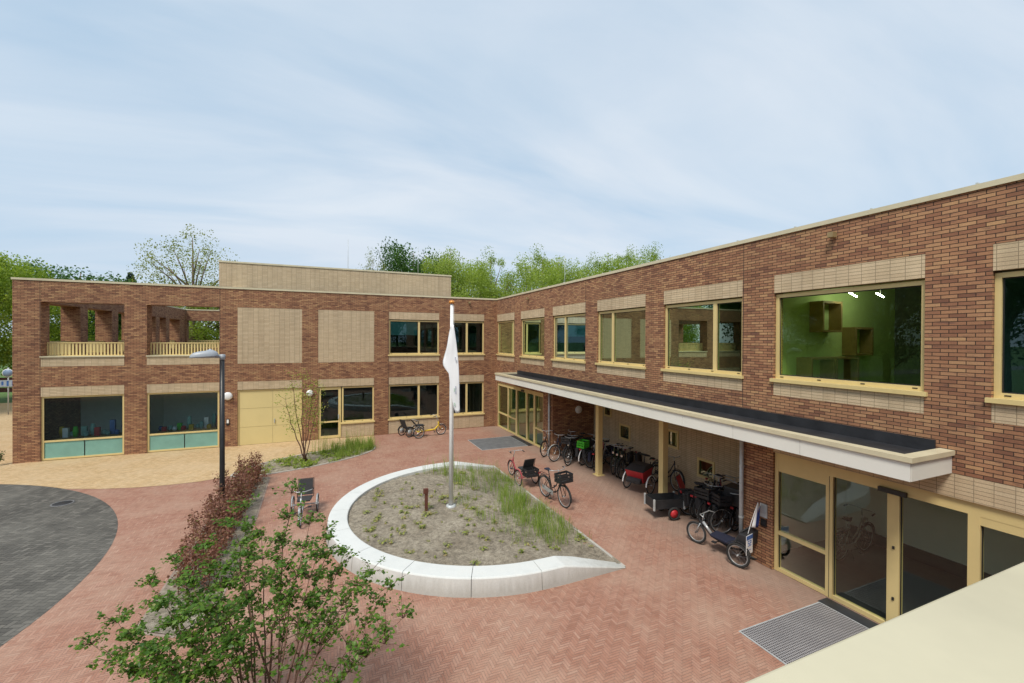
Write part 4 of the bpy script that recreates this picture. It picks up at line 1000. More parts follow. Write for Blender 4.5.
for (px, py, d, r_, rich) in TIPS:
    tip = cray(px, py, d)-FT; base = Vector((random.uniform(-.16, .16), random.uniform(-.16, .16), 0))
    hor = Vector((tip.x, tip.y, 0)); out_ = hor*random.uniform(-0.22, -0.08)
    p = curve_pts(base, tip, out_, 10, 0.018); nP = len(p)
    m.tube(p, [r_*(1.15-0.95*i/10) for i in range(nP)], 7)
    Ls = (tip-base).length
    for k in range(nP):
        tt = k/(nP-1)
        if tt < (0.42 if px < 262 else 0.5): continue
        nb_ = 7 if tt > 0.68 else 2
        for _ in range(nb_):
            ln = random.uniform(0.15, 0.46)*(1.15-0.55*tt)
            dv = Vector((random.gauss(0, 1), random.gauss(0, 1), random.uniform(0.1, 1.1))).normalized()
            e = p[k]+dv*ln; mid = p[k].lerp(e, .5)+Vector((0, 0, 0.02)); m.tube([p[k], mid, e], [0.0045, 0.0035, 0.002], 4)
            nl = int(random.uniform(11, 23)*rich*(1.02 if px < 262 else 0.85)*(0.5 if tt < 0.68 else 1))
            for i in range(nl):
                s_ = random.uniform(0.25, 1.05); q = p[k].lerp(e, s_); o_ = Vector((random.gauss(0, 1), random.gauss(0, 1), random.gauss(0, .7))).normalized()*random.uniform(.02, .065)
                LC.append(q+o_); LN.append(Vector((random.gauss(0, .55), random.gauss(0, .55), 1.0))); LT.append(random.betavariate(2, 2.6)*0.85+(0.15 if random.random() < 0.08 else 0))
m.build('trunk', M['stem'], ft)
leaf_object('crown', [tuple(v) for v in LC], [tuple(v) for v in LN], rng.uniform(0.028, 0.072, len(LC)), M['leaf_near'], ft, np.array(LT), aspect=1.4)

# ------------------------------------------------------------------ background trees
def crown_mesh(n, mat, kind, leaf=0.22):
    C, T = [], []
    if kind == 'conifer':
        for _ in range(n):
            z = rng.beta(1.1, 1.6); a = rng.uniform(0, 6.28); r_ = (1-z)*0.34*(0.55+0.45*rng.random())+0.01
            C.append((r_*math.cos(a), r_*math.sin(a), 0.1+0.9*z)); T.append(rng.random())
    else:
        nc = {'dense': 46, 'mid': 56, 'airy': 74}[kind]
        cl = []
        while len(cl) < nc:
            q = rng.uniform(-1, 1, 3)
            if kind == 'airy':
                zz = (q[2]+1)/2; lim = 0.75*math.sin(math.pi*min(1, zz*0.92+0.1))**0.7
                if math.hypot(q[0], q[1]) < lim*0.55: cl.append((q[0]*.75, q[1]*.75, 0.30+zz*0.68, rng.uniform(0.035, 0.085)))
            elif 0.25 < np.linalg.norm(q) < 1: cl.append((q[0]*0.36, q[1]*0.36, 0.60+q[2]*0.36, rng.uniform(0.06, 0.13)))
        per = n//nc
        for (x, y, z, r_) in cl:
            tone = rng.uniform(0.0, 0.55)
            v = rng.normal(size=(per, 3)); v /= np.linalg.norm(v, axis=1, keepdims=True); v *= (r_*rng.uniform(0.25, 1.25, per)**0.7)[:, None]
            C += [tuple(q) for q in v+[x, y, z]]; T += list(np.clip(tone+rng.uniform(0, 0.45, per), 0, 1))
    C = np.array(C); return C, np.array(T)
def trunk_mb(kind, crown):
    m = MB(); 
    m.tube([(0, 0, 0), (0.006, 0.004, 0.3), (-0.004, 0.0, 0.62), (0, 0.0, 0.9)], [0.018, 0.014, 0.008, 0.002], 8)
    if kind != 'conifer':
        for i in range(26 if kind == 'airy' else 16):
            e = crown[random.randrange(len(crown))]; z = e[2]*random.uniform(0.45, 0.78)
            m.tube([(0, 0, z), (e[0]*0.55, e[1]*0.55, z+(e[2]-z)*0.62), (e[0]*0.98, e[1]*0.98, e[2])], [0.006, 0.004, 0.0012], 5)
    return m
TP = {}
def make_tree(kind, matkey, leafn, leaf):
    r_ = thing('tree', None, None); C, T = crown_mesh(leafn, None, kind)
    trunk_mb(kind, C).build('trunk', M['bark'], r_)
    leaf_object('crown', C, rng.normal(size=C.shape)+[0, 0, .5], rng.uniform(leaf*.6, leaf*1.2, len(C)), M[matkey], r_, T, shape='quad', aspect=1.4); return r_
spec = {'dense_dark': ('dense', 'leaf_dark', 22000, 0.017), 'lime': ('mid', 'leaf_lime', 34000, 0.014), 'lime_b': ('mid', 'leaf_lime', 30000, 0.014), 'mid': ('dense', 'leaf_mid', 32000, 0.014), 'airy': ('airy', 'leaf_airy', 9500, 0.0105), 'airy_g': ('airy', 'leaf_lime', 19000, 0.0115), 'conifer': ('conifer', 'leaf_conifer', 4500, 0.035)}
fresh = {}
def plant(kind, x, y, h, label, wx=1.0, group='trees beyond the school'):
    if kind not in TP: TP[kind] = make_tree(*spec[kind]); o = TP[kind]
    else: o = copy_tree(TP[kind])
    o.name = 'conifer_tree' if kind == 'conifer' else 'tree'
    o.location = (x, y, -0.05); o.scale = (h*wx, h*wx, h); o.rotation_euler = (0, 0, random.uniform(0, 6.28)); tag(o, label, 'tree', group)
plant('mid', -25.0, 46.5, 13.4, 'tall green tree at the far left edge of the photo', 0.9)
plant('mid', -22.0, 48, 10.9, 'green tree rising just behind the left end of the school', 0.95)
plant('dense_dark', -23.0, 57, 13, 'dark tree low behind the left edge of the school', 1.2)
plant('airy', -12.0, 50, 16.4, 'tall airy pale leaved tree above the left roof terrace', 0.95)
plant('conifer', -34.5, 88, 14.6, 'small dark conifer tip left of the taller one above the roof', 0.8)
plant('conifer', -28.0, 84, 15.2, 'taller dark conifer tip above the roof terrace', 1.0)
plant('lime', -15.0, 54, 8.6, 'bright green tree seen through the left opening of the roof terrace', 1.2)
plant('lime_b', -10.6, 53, 10.6, 'bright lime tree seen through the right opening of the roof terrace', 1.35)
plant('mid', -18.0, 60, 8.4, 'green tree behind the piers of the roof terrace', 1.2)
plant('mid', -4.5, 58, 9.4, 'green tree hidden low behind the pale roof storey', 1.2)
plant('dense_dark', 9.3, 52, 17.2, 'dark green round tree standing behind the pale roof storey', 0.75)
plant('airy', 4.5, 50, 15.6, 'thin bare topped tree peeping over the pale roof storey', 0.5)
plant('lime', 12.0, 47, 15.2, 'lime green tree right beside the pale roof storey', 0.7)
plant('lime_b', 15.2, 49, 13.6, 'low lime green tree above the inner roof corner', 0.9)
plant('airy_g', 18.4, 50, 16.6, 'loose spring green tree just right of the inner roof corner', 0.8)
plant('lime', 18.0, 53, 15.4, 'full lime green tree behind the loose one by the roof corner', 0.8)
plant('lime_b', 22.4, 47, 15.3, 'full lime green tree above the right wing roof', 0.75)
plant('airy_g', 25.0, 49, 17.2, 'tall loose spring green tree behind the right wing', 0.85)
plant('lime', 27.2, 50, 15.9, 'lime green tree left of the middle of the row behind the right wing', 0.75)
plant('lime_b', 31.0, 49, 15.7, 'lime green tree in the middle of the row behind the right wing', 0.75)
plant('airy_g', 33.5, 50, 17.2, 'airy tree toward the right end of the row behind the right wing', 0.8)
plant('lime', 36.0, 51, 16.9, 'lime green tree third from the right end of the row', 0.7)
plant('airy_g', 39.6, 51, 18.6, 'airy tree with thin top near the right end of the row', 0.8)
plant('lime_b', 43.5, 53, 18.9, 'lime green tree farthest right behind the right wing', 0.7)
plant('airy_g', 48.5, 54, 20.6, 'faint pale tree tip last of the row above the roof edge', 0.8)
ks = ['dense_dark', 'mid', 'dense_dark', 'dense_dark']
for i in range(11):
    plant(ks[i % 4], -33+random.uniform(-3, 3), -26+i*6.2, random.uniform(13.5, 17), 'tree across the street mirrored in the school windows', 1.1, 'trees mirrored in the windows')
for i in range(5):
    plant(ks[i % 4], -24+i*9, -36, random.uniform(13, 16), 'tree across the street mirrored in the school windows', 1.1, 'trees mirrored in the windows')

# ------------------------------------------------------------------ lamp post, mats, manhole, far left street
LP = (-2.78, 14.52, 0.02)
t = thing('street_lamp', 'tall black lamp post with flat grey head at the hedge', 'street lamp', LP)
m = MB(); m.tube([(0, 0, 0), (0, 0, 1.0), (0, 0, 4.52)], [0.078, 0.068, 0.055], 16); m.build('pole', M['black'], t)
d = Vector((-0.95, -0.31, 0)); s_ = Vector((0.31, -0.95, 0))
m = MB(); m.tube([d*-0.07+Vector((0, 0, 4.56)), d*0.3+Vector((0, 0, 4.575))], 0.05, 10); m.lathe([(0.001, 4.47), (0.068, 4.47), (0.068, 4.62), (0.001, 4.625)], 14); m.build('arm', M['greyp'], t)
m = MB(); rings = [(1.0, 4.55), (1.0, 4.58), (0.93, 4.64), (0.78, 4.69), (0.5, 4.725), (0.02, 4.735)]; N = 28
for q, z in rings:
    for i in range(N):
        a = 2*math.pi*i/N; tap = 1.0-0.25*math.cos(a); m.v.append(tuple(d*(0.42+0.34*math.cos(a)*q-(1-q)*0.05)+s_*(0.17*math.sin(a)*q*tap)+Vector((0, 0, z-0.02*math.cos(a)))))
for k in range(len(rings)-1):
    for i in range(N): j2 = (i+1) % N; m.f.append((k*N+i, k*N+j2, (k+1)*N+j2, (k+1)*N+i)); m.m.append(0); m.sm.append(True)
m.f.append(tuple(range(N))[::-1]); m.m.append(0); m.sm.append(False)
m.build('lamp_head', M['greyp'], t)
m = MB(); m.hull([d*(0.42+0.25*math.cos(2*math.pi*i/N))+s_*0.11*math.sin(2*math.pi*i/N)+Vector((0, 0, 4.525)) for i in range(N)], [d*(0.42+0.25*math.cos(2*math.pi*i/N))+s_*0.11*math.sin(2*math.pi*i/N)+Vector((0, 0, 4.548)) for i in range(N)]); m.build('lens', M['opal'], t)
m = MB(); m.lathe([(0.04, 4.66), (0.04, 4.77), (0.001, 4.78)], 12, 0, tuple(d*0.28)); m.build('sensor_cap', M['greyp'], t)

def floor_mat(label, x0, x1, y0, y1, m_, name='entrance_mat'):
    t = thing(name, label, 'mat', ((x0+x1)/2, (y0+y1)/2, 0.002), group='mats at the entrances'); w, h = (x1-x0)/2, (y1-y0)/2
    m = MB(); m.box(-w+.02, w-.02, -h+.02, h-.02, 0.0, 0.008); m.build('grid', m_, t)
    m = MB(); m.box(-w, -w+.02, -h, h, 0, .010); m.box(w-.02, w, -h, h, 0, .010); m.box(-w+.02, w-.02, -h, -h+.02, 0, .010); m.box(-w+.02, w-.02, h-.02, h, 0, .010); m.build('edge_frame', M['zinc'], t)
floor_mat('grey steel grating mat before the near glass entrance', 6.63, 8.83, 3.25, 5.37, M['grate'])
floor_mat('dark grey mat before the far glass entrance', 6.5, 8.85, 18.75, 20.95, M['mat'])
for (y0, y1, lb) in ((3.2, 5.4, 'dark threshold strip along the near glass entrance'), (18.7, 21.0, 'dark threshold strip along the far glass entrance')):
    m = MB(); m.box(8.84, 9.12, y0, y1, 0.001, 0.012); tag(m.build('threshold', M['roof']), lb, 'threshold')
t = thing('manhole_cover', 'oval looking steel manhole cover set in the grey paving', 'manhole', (-7.5, 17.55, 0.004))
m = MB(); m.lathe([(0.001, 0.008), (0.21, 0.008), (0.22, 0.004)], 28); m.build('lid', M['roof'], t)
m = MB(); m.lathe([(0.225, 0.004), (0.225, 0.010), (0.27, 0.010), (0.27, 0.0)], 28); m.build('ring', M['asphalt'], t)
# street scene at the far left
sx, sy = -19.35, 39.0
t = thing('road_sign', 'round blue and white road sign on a grey post at the far left edge', 'road sign', (sx, sy, 0))
m = MB(); m.tube([(0, 0, 0), (0, 0, 3.1)], 0.035, 10); m.build('post', M['zinc'], t)
m = MB(); m.lathe([(0.001, 0), (0.27, 0), (0.27, 0.02), (0.001, 0.02)], 28, 0, (0, -0.06, 2.75), (0, 1, 0)); m.build('disc', M['white'], t)
m = MB(); m.lathe([(0.001, 0), (0.24, 0), (0.24, 0.004), (0.001, 0.004)], 28, 0, (0, -0.066, 2.75), (0, 1, 0)); m.build('disc_face', plain('pale_blue_sign', (0.22, 0.32, 0.48), 0.5), t)
m = MB(); m.box(-0.42, 0.42, -0.06, -0.04, 1.85, 2.28); m.build('plate', plain('pale_grey_sign', (0.42, 0.48, 0.55), 0.5), t)
m = MB(); m.box(-0.05, 0.05, -0.067, -0.061, 1.9, 2.23); m.box(-0.3, -0.2, -0.067, -0.061, 1.95, 2.2); m.box(0.2, 0.3, -0.067, -0.061, 1.95, 2.2); m.build('symbol', M['signblue'], t)
t = thing('timber_fence', 'low red brown timber fence beyond the street at far left', 'fence', (-26, 47, 0))
m = MB()
for z in (0.75, 1.15, 1.55): m.box(-14, 9, -0.03, 0.03, z, z+0.36)
m.build('rail', M['timber'], t)
for x in range(-14, 10, 3):
    m = MB(); m.box(x-0.06, x+0.06, 0.031, 0.15, 0, 2.0); m.build('post', M['timber'], t)
for (x, y, h, lb) in ((-12.0, 23.6, 0.75, 'small dark weedy shrub at the left foot of the school wall'), (-13.6, 28.5, 0.4, 'low green shrub beside the yellow paving at the far left')):
    t = thing('shrub', lb, 'shrub', (x, y, 0)); m = MB(); C = []
    for i in range(16):
        e = Vector((random.gauss(0, .14), random.gauss(0, .14), h*random.uniform(.6, 1))); m.tube([(0, 0, 0), e*.5, e], [.008, .005, .002], 4)
        for k in range(10): q = e*random.uniform(.3, 1); C.append((q.x+random.gauss(0, .05), q.y+random.gauss(0, .05), q.z))
    m.build('stems', M['stem'], t); C = np.array(C); leaf_object('foliage', C, rng.normal(size=C.shape)+[0, 0, .6], rng.uniform(.05, .09, len(C)), M['leaf_dark'], t)

# ------------------------------------------------------------------ bicycles and tricycles
Z = Vector((0, 0, 1))
def wheel(parent, c, r, tw=0.021, rim='silver', ax=(0, 1, 0), spokes=14, hubc=None):
    c = Vector(c); ax = Vector(ax).normalized()
    m = MB(); m.ring(c, ax, r-tw, tw, 36, 8); w = m.build('wheel', M['rubber'], parent)
    m = MB(); u = ax.orthogonal().normalized(); v = ax.cross(u)
    m.ring(c, ax, r-2.3*tw, 0.009, 36, 6); m.tube([c-ax*0.045, c+ax*0.045], 0.018, 10); m.build('rim', M[rim], w)
    m = MB()
    for i in range(spokes):
        a = 2*math.pi*i/spokes; e = u*math.cos(a)+v*math.sin(a); m.tube([c+e*0.016+ax*(0.03 if i % 2 else -0.03), c+e*(r-2.3*tw)], 0.0022, 4, caps=False)
    m.build('spokes', M['chrome'], w)
    if hubc:
        m = MB(); m.lathe([(0.001, -0.03), (r*0.55, -0.03), (r*0.55, 0.03), (0.001, 0.03)], 20, 0, c, ax); m.build('hub_disc', M[hubc], w)
    return w
def guard(parent, c, r, a0, a1, mat, w=0.05, name='mudguard', y=0.0):
    m = MB(); c = Vector(c); n = 16; P = []
    for i in range(n+1):
        a = R(a0+(a1-a0)*i/n); e = Vector((math.cos(a), 0, math.sin(a)))
        P.append([c+e*r+Vector((0, -w/2, 0)), c+e*(r+0.012)+Vector((0, -w/4, 0)), c+e*(r+0.012)+Vector((0, w/4, 0)), c+e*r+Vector((0, w/2, 0))])
    for i in range(n):
        for k in range(3): m.face([P[i][k], P[i][k+1], P[i+1][k+1], P[i+1][k]], 0, True)
    o = m.build(name, M[mat], parent); s_ = o.modifiers.new('thick', 'SOLIDIFY'); s_.thickness = 0.003; return o
def crate(parent, c, l, w, h, mat='plastic', name='crate', slots=True):
    m = MB(); x, y, z = c; th = 0.012
    m.box(x-l/2, x+l/2, y-w/2, y+w/2, z, z+th); q = h
    zz = [(z+th, z+h*0.3), (z+h*0.42, z+h*0.62), (z+h*0.74, z+h)] if slots else [(z+th, z+h)]
    for a, b in zz:
        m.box(x-l/2, x+l/2, y-w/2, y-w/2+th, a, b); m.box(x-l/2, x+l/2, y+w/2-th, y+w/2, a, b); m.box(x-l/2, x-l/2+th, y-w/2+th, y+w/2-th, a, b); m.box(x+l/2-th, x+l/2, y-w/2+th, y+w/2-th, a, b)
    if slots:
        for sx_ in (-1, 1):
            for k in (-1, 0, 1):
                m.box(x+sx_*(l/2-th*0.6)-0.006, x+sx_*(l/2-th*0.6)+0.006, y+k*(w/2-0.02)-0.01, y+k*(w/2-0.02)+0.01, z+th+.001, z+h-.001); m.box(x+k*(l/2-.02)-.01, x+k*(l/2-.02)+.01, y+sx_*(w/2-th*.6)-.006, y+sx_*(w/2-th*.6)+.006, z+th+.002, z+h-.002)
    return m.build(name, M[mat], parent)
def saddle(parent, p, mat='plastic', s=1.0):
    m = MB(); p = Vector(p); prof = [(-0.13, 0.085, 0.02), (-0.09, 0.10, 0.035), (-0.02, 0.075, 0.03), (0.06, 0.035, 0.022), (0.13, 0.022, 0.01)]; n = 10; b = 0
    for (x, w, h) in prof:
        for a in range(n):
            t = 2*math.pi*a/n; m.v.append(tuple(p+Vector((x*s, w*math.cos(t)*s, h*math.sin(t)*s+0.01))))
    for i in range(len(prof)-1):
        for a in range(n): a2 = (a+1) % n; m.f.append((i*n+a, i*n+a2, (i+1)*n+a2, (i+1)*n+a)); m.m.append(0); m.sm.append(True)
    m.f.append(tuple(range(n))[::-1]); m.m.append(0); m.sm.append(False); m.f.append(tuple((len(prof)-1)*n+a for a in range(n))); m.m.append(0); m.sm.append(False)
    return m.build('saddle', M[mat], parent)
def bicycle(label, loc, rotz, frame='black', front=None, rear=None, saddle_m='plastic', guards='black', step=True, chain=None, lean=0.05, steer=0.0, r=0.345, group='bicycles parked at the school', pannier=None, tank=False, seat=None, highbox=False):
    t = thing('bicycle', label, 'bicycle', loc, rotz, group); t.rotation_euler = (lean, 0, rotz)
    RW_, FW = Vector((0, 0, r)), Vector((1.06, 0, r)); BB = Vector((0.44, 0, 0.29)); SC = Vector((0.29, 0, 0.74)); HT = Vector((0.84, 0, 0.93)); HB = Vector((0.90, 0, 0.68)); ST = Vector((0.24, 0, 0.95))
    m = MB(); m.tube([BB, SC, ST-Z*0.02], 0.017, 8); m.tube([HT+Vector((-0.01, 0, .02)), HB-Vector((-.02, 0, .06))], 0.021, 8)
    if step: m.tube([HB+Vector((0, 0, 0.02)), Vector((0.72, 0, .42)), Vector((.6, 0, .33)), BB], 0.019, 8); m.tube([HT-Z*0.05, Vector((0.66, 0, .56)), Vector((.5, 0, .44)), Vector((.40, 0, .42))], 0.016, 8)
    else: m.tube([HB, BB], 0.019, 8); m.tube([HT-Z*0.05, SC], 0.016, 8)
    for y in (-0.06, 0.06): m.tube([BB+Vector((0, y*.5, 0)), Vector((0, y, r))], 0.011, 6); m.tube([SC+Vector((0, y*.3, 0)), Vector((0, y, r))], 0.010, 6)
    m.build('frame', M[frame], t)
    # steering group pivots about the head tube
    ce, se = math.cos(steer), math.sin(steer)
    def st(p): q = Vector(p)-HB; return HB+Vector((q.x*ce-q.y*se, q.x*se+q.y*ce, q.z))
    m = MB()
    for y in (-0.055, 0.055): m.tube([st(HB+Vector((.02, y*.8, -.06))), st((0.97, y, .52)), st((1.06, y, r))], 0.011, 6)
    m.tube([st(HB+Vector((.02, -.05, -.05))), st(HB+Vector((.02, .05, -.05)))], .014, 6); m.build('fork', M[frame], t)
    wheel(t, RW_, r, rim='silver'); wheel(t, st(FW), r, rim='silver', ax=(-se, ce, 0))
    guard(t, RW_, r+0.025, 20, 200, guards); 
    if steer == 0: guard(t, FW, r+0.025, -10, 140, guards)
    m = MB(); q = HT+Vector((-0.03, 0, .02)); m.tube([q, st(q+Vector((-.02, 0, .14)))], .013, 8)
    m.tube([st((.62, -.29, 1.09)), st((.74, -.28, 1.11)), st((.84, -.18, 1.10)), st((.86, 0, 1.08)), st((.84, .18, 1.10)), st((.74, .28, 1.11)), st((.62, .29, 1.09))], .012, 8); hb = m.build('handlebar', M['silver'], t)
    for y in (-.29, .29): m = MB(); m.tube([st((.61, y, 1.088)), st((.73, y*.97, 1.108))], .017, 8); m.build('grip', M['plastic'], hb)
    saddle(t, ST, saddle_m)
    m = MB(); m.hull([BB+Vector((0.10, -.065, .06)), BB+Vector((.10, -.065, -.07)), Vector((-.06, -.065, r-.06)), Vector((-.06, -.065, r+.05))], [BB+Vector((0.10, -.045, .06)), BB+Vector((.10, -.045, -.07)), Vector((-.06, -.045, r-.06)), Vector((-.06, -.045, r+.05))]); m.build('chain_case', M[chain or frame], t)
    m = MB(); m.tube([BB+Vector((0, -.12, 0)), BB+Vector((.1, -.12, -.13))], .009, 6); m.tube([BB+Vector((0, .12, 0)), BB+Vector((-.1, .12, .13))], .009, 6); m.tube([BB+Vector((0, -.12, 0)), BB+Vector((0, .12, 0))], .014, 8)
    m.box(.50, .58, -.21, -.13, .145, .165); m.box(.30, .38, .13, .21, .41, .43); m.build('pedals', M['plastic'], t)
    m = MB()
    for y in (-.06, .06): m.tube([(-.28, y, .74), (.2, y, .74)], .007, 6); m.tube([(-.12, y, .74), (0, y*1.2, r)], .006, 6)
    for x in (-.27, -.1, .08): m.tube([(x, -.06, .74), (x, .06, .74)], .006, 6)
    m.build('rack', M['black'], t)
    m = MB(); m.tube([(.3, -.05, .28), (.24, -.17, .02)], .009, 6); m.tube([(.3, .05, .28), (.24, .17, .02)], .009, 6); m.build('kickstand', M['black'], t)
    m = MB(); m.box(.96, 1.02, -.035, .035, .78, .85); m.build('headlight', M['chrome'], t)
    m = MB(); m.box(-.31, -.285, -.04, .04, .68, .73); m.build('rear_light', M['red'], t)
    if front: crate(t, (1.07, 0, .80), .34, .46, .26, front, 'crate'); m = MB(); m.tube([(1.0, -.1, .79), (1.06, -.07, r)], .007, 6); m.tube([(1.0, .1, .79), (1.06, .07, r)], .007, 6); m.build('front_rack', M['black'], t)
    if rear: crate(t, (-.08, 0, .76), .42, .34, .27, rear, 'rear_basket')
    if highbox:
        m = MB(); m.hull([(-.30, -.22, .76), (.14, -.22, .76), (.14, .22, .76), (-.30, .22, .76)], [(-.34, -.24, 1.24), (.12, -.24, 1.24), (.12, .24, 1.24), (-.34, .24, 1.24)]); o = m.build('luggage_box', M['plastic'], t); b_ = o.modifiers.new('b', 'BEVEL'); b_.width = .03; b_.segments = 2
    if pannier:
        for y in (-.16, .16):
            m = MB(); m.hull([(-.28, y-.07, .36), (.06, y-.07, .36), (.06, y+.07, .36), (-.28, y+.07, .36)], [(-.31, y-.06, .73), (.1, y-.06, .73), (.1, y+.06, .73), (-.31, y+.06, .73)]); o = m.build('pannier', M[pannier], t); b_ = o.modifiers.new('b', 'BEVEL'); b_.width = .03; b_.segments = 3
    if seat:
        m = MB(); m.hull([(-.2, -.14, .78), (.08, -.14, .78), (.08, .14, .78), (-.2, .14, .78)], [(-.2, -.16, .86), (.1, -.16, .86), (.1, .16, .86), (-.2, .16, .86)]); m.hull([(-.2, -.15, .86), (-.14, -.15, .86), (-.14, .15, .86), (-.2, .15, .86)], [(-.32, -.13, 1.3), (-.27, -.13, 1.3), (-.27, .13, 1.3), (-.32, .13, 1.3)]); o = m.build('child_seat', M[seat], t); b_ = o.modifiers.new('b', 'BEVEL'); b_.width = .02; b_.segments = 2
    return t
def tricycle(label, loc, rotz, frame='black', seat='fabric', r=0.25, track=0.66, L=1.05, basket=None, backh=0.5, guards=None, seath=0.52, hub=None, bar=0.98, steer=0.0, rw=None, tr=.024):
    t = thing('tricycle', label, 'tricycle', loc, rotz, 'tricycles parked at the school'); rr = rw or r
    m = MB(); m.tube([(L-.16, 0, .72), (L-.12, 0, .52)], tr, 8); m.tube([(L-.13, 0, .56), (L-.35, 0, .33), (.35, 0, .30), (0, 0, rr)], tr, 10); m.tube([(0, -track/2, rr), (0, track/2, rr)], .02, 8); m.tube([(.22, 0, .30), (.16, 0, seath-.02)], .022, 8)
    m.tube([(.05, -.16, seath-.03), (.05, .16, seath-.03)], .014, 6); m.build('frame', M[frame], t)
    m = MB()
    for y in (-.05, .05): m.tube([(L-.12, y, .50), (L, y, r)], .012, 6)
    m.tube([(L-.12, -.05, .50), (L-.12, .05, .50)], .014, 6); m.build('fork', M[frame], t)
    wheel(t, (L, 0, r), r); wheel(t, (0, -track/2, rr), rr, hubc=hub); wheel(t, (0, track/2, rr), rr, hubc=hub)
    guard(t, (L, 0, r), r+.02, 0, 140, guards or frame)
    for y in (-track/2, track/2):
        g_ = guard(t, (0, y, rr), rr+.02, 10, 170, guards or frame); 
    m = MB(); m.hull([(-.05, -.2, seath), (.34, -.17, seath), (.34, .17, seath), (-.05, .2, seath)], [(-.05, -.21, seath+.06), (.35, -.18, seath+.05), (.35, .18, seath+.05), (-.05, .21, seath+.06)]); o = m.build('seat', M[seat], t); b_ = o.modifiers.new('b', 'BEVEL'); b_.width = .02; b_.segments = 2
    z = seath+.07; m = MB(); m.hull([(-.10, -.2, z), (-.06, -.2, z), (-.06, .2, z), (-.10, .2, z)], [(-.26, -.19, z+backh), (-.235, -.19, z+backh), (-.235, .19, z+backh), (-.26, .19, z+backh)]); o = m.build('backrest', M[seat], t); b_ = o.modifiers.new('b', 'BEVEL'); b_.width = .012; b_.segments = 2
    m = MB(); m.tube([(-.09, -.22, seath), (-.11, -.22, z), (-.25, -.21, z+backh+.01), (-.25, .21, z+backh+.01), (-.11, .22, z), (-.09, .22, seath)], .012, 8); m.build('backrest_frame', M['black'], t)
    m = MB(); m.tube([(L-.16, 0, .70), (L-.26, 0, bar-.02)], .014, 8); m.tube([(L-.50, -.27, bar), (L-.34, -.25, bar+.02), (L-.26, -.1, bar), (L-.26, .1, bar), (L-.34, .25, bar+.02), (L-.50, .27, bar)], .012, 8); hb = m.build('handlebar', M['silver'], t)
    for y in (-.27, .27): m = MB(); m.tube([(L-.52, y, bar), (L-.40, y*.96, bar+.012)], .018, 8); m.build('grip', M['plastic'], hb)
    m = MB(); m.tube([(L-.42, -.16, .24), (L-.42, .16, .38)], .012, 6); m.box(L-.47, L-.37, -.24, -.15, .22, .24); m.box(L-.47, L-.37, .15, .24, .37, .39); m.build('pedals', M['plastic'], t)
    if basket: crate(t, (-.30, 0, .40), .36, .46, .26, basket, 'rear_basket')
    return t
def bike_to(fn, label, a, b, **k):      # rear wheel contact a -> heading towards b
    return fn(label, (a[0], a[1], 0.001), math.atan2(b[1]-a[1], b[0]-a[0]), **k)
# out on the courtyard
bike_to(bicycle, 'black bicycle with black crate on the front standing beside the round planter', (6.50, 12.46), (6.62, 11.3), front='plastic', saddle_m='blue', chain='silver', lean=0.04, frame='black')
bike_to(tricycle, 'pinkish red tricycle with black seat beside the far end of the planter', (6.42, 13.72), (6.33, 15.2), frame='pinkred', basket='plastic', L=1.2, r=.28, backh=.36)
bike_to(tricycle, 'black tricycle with tall mesh backrest standing alone between hedge and round planter', (-.62, 14.0), (-.70, 12.9), frame='silver', backh=.42, L=1.05, r=.24, seath=.42, bar=.86)
bike_to(tricycle, 'yellow tricycle parked against the left wing below the windows', (4.25, 22.5), (5.6, 22.65), frame='yellow', guards='chrome', L=1.3, r=.29, backh=.2, track=.6, seath=.6, bar=1.05, tr=.045)
bike_to(tricycle, 'low black tricycle with pale wheel hubs left of the yellow tricycle', (3.75, 22.95), (4.5, 23.35), frame='black', hub='silver', L=.95, r=.22, backh=.42, seath=.4, bar=.75, rw=.26)
# under the canopy, first cluster by the downpipe
bike_to(bicycle, 'dark bicycle closest to the far downpipe under the canopy', (9.55, 17.3), (8.75, 16.75), frame='black', rear=None)
bike_to(bicycle, 'dark bicycle second from the far downpipe with grey mudguards', (9.75, 16.15), (8.8, 15.9), frame='blue', guards='silver')
bike_to(bicycle, 'dark bicycle with black bag third from the far downpipe', (9.85, 15.75), (8.95, 15.15), frame='black', pannier='plastic')
bike_to(bicycle, 'bicycle with bright green basket under the canopy', (9.55, 15.0), (10.5, 15.5), frame='black', rear='green', guards='white', pannier='fabric')
bike_to(bicycle, 'bicycle with dark blue side bags just left of the far canopy post', (9.62, 14.25), (10.5, 14.9), frame='pinkred', pannier='blue')
bike_to(bicycle, 'olive bicycle just behind the far canopy post', (10.8, 14.2), (9.95, 13.5), frame='olive', step=False)
bike_to(bicycle, 'dark bicycle with tall handlebar between the far post and the red load trike', (10.75, 13.9), (9.85, 13.15), frame='dgreen')
bike_to(bicycle, 'dark bicycle half hidden behind the bicycles near the far downpipe', (10.6, 16.3), (9.65, 16.35), frame='black', pannier='fabric', guards='black')
bike_to(bicycle, 'dark bicycle against the brick side wall with its basket raised', (10.2, 15.9), (9.2, 15.55), frame='dgreen', front='plastic', pannier='fabric')
bike_to(bicycle, 'grey bicycle tucked between the green basket and the far canopy post', (10.7, 14.7), (9.75, 14.55), frame='silver', pannier='blue')
bike_to(bicycle, 'black bicycle just right of the olive bicycle by the far post', (10.9, 13.5), (9.95, 13.0), frame='black', pannier='fabric', step=False)
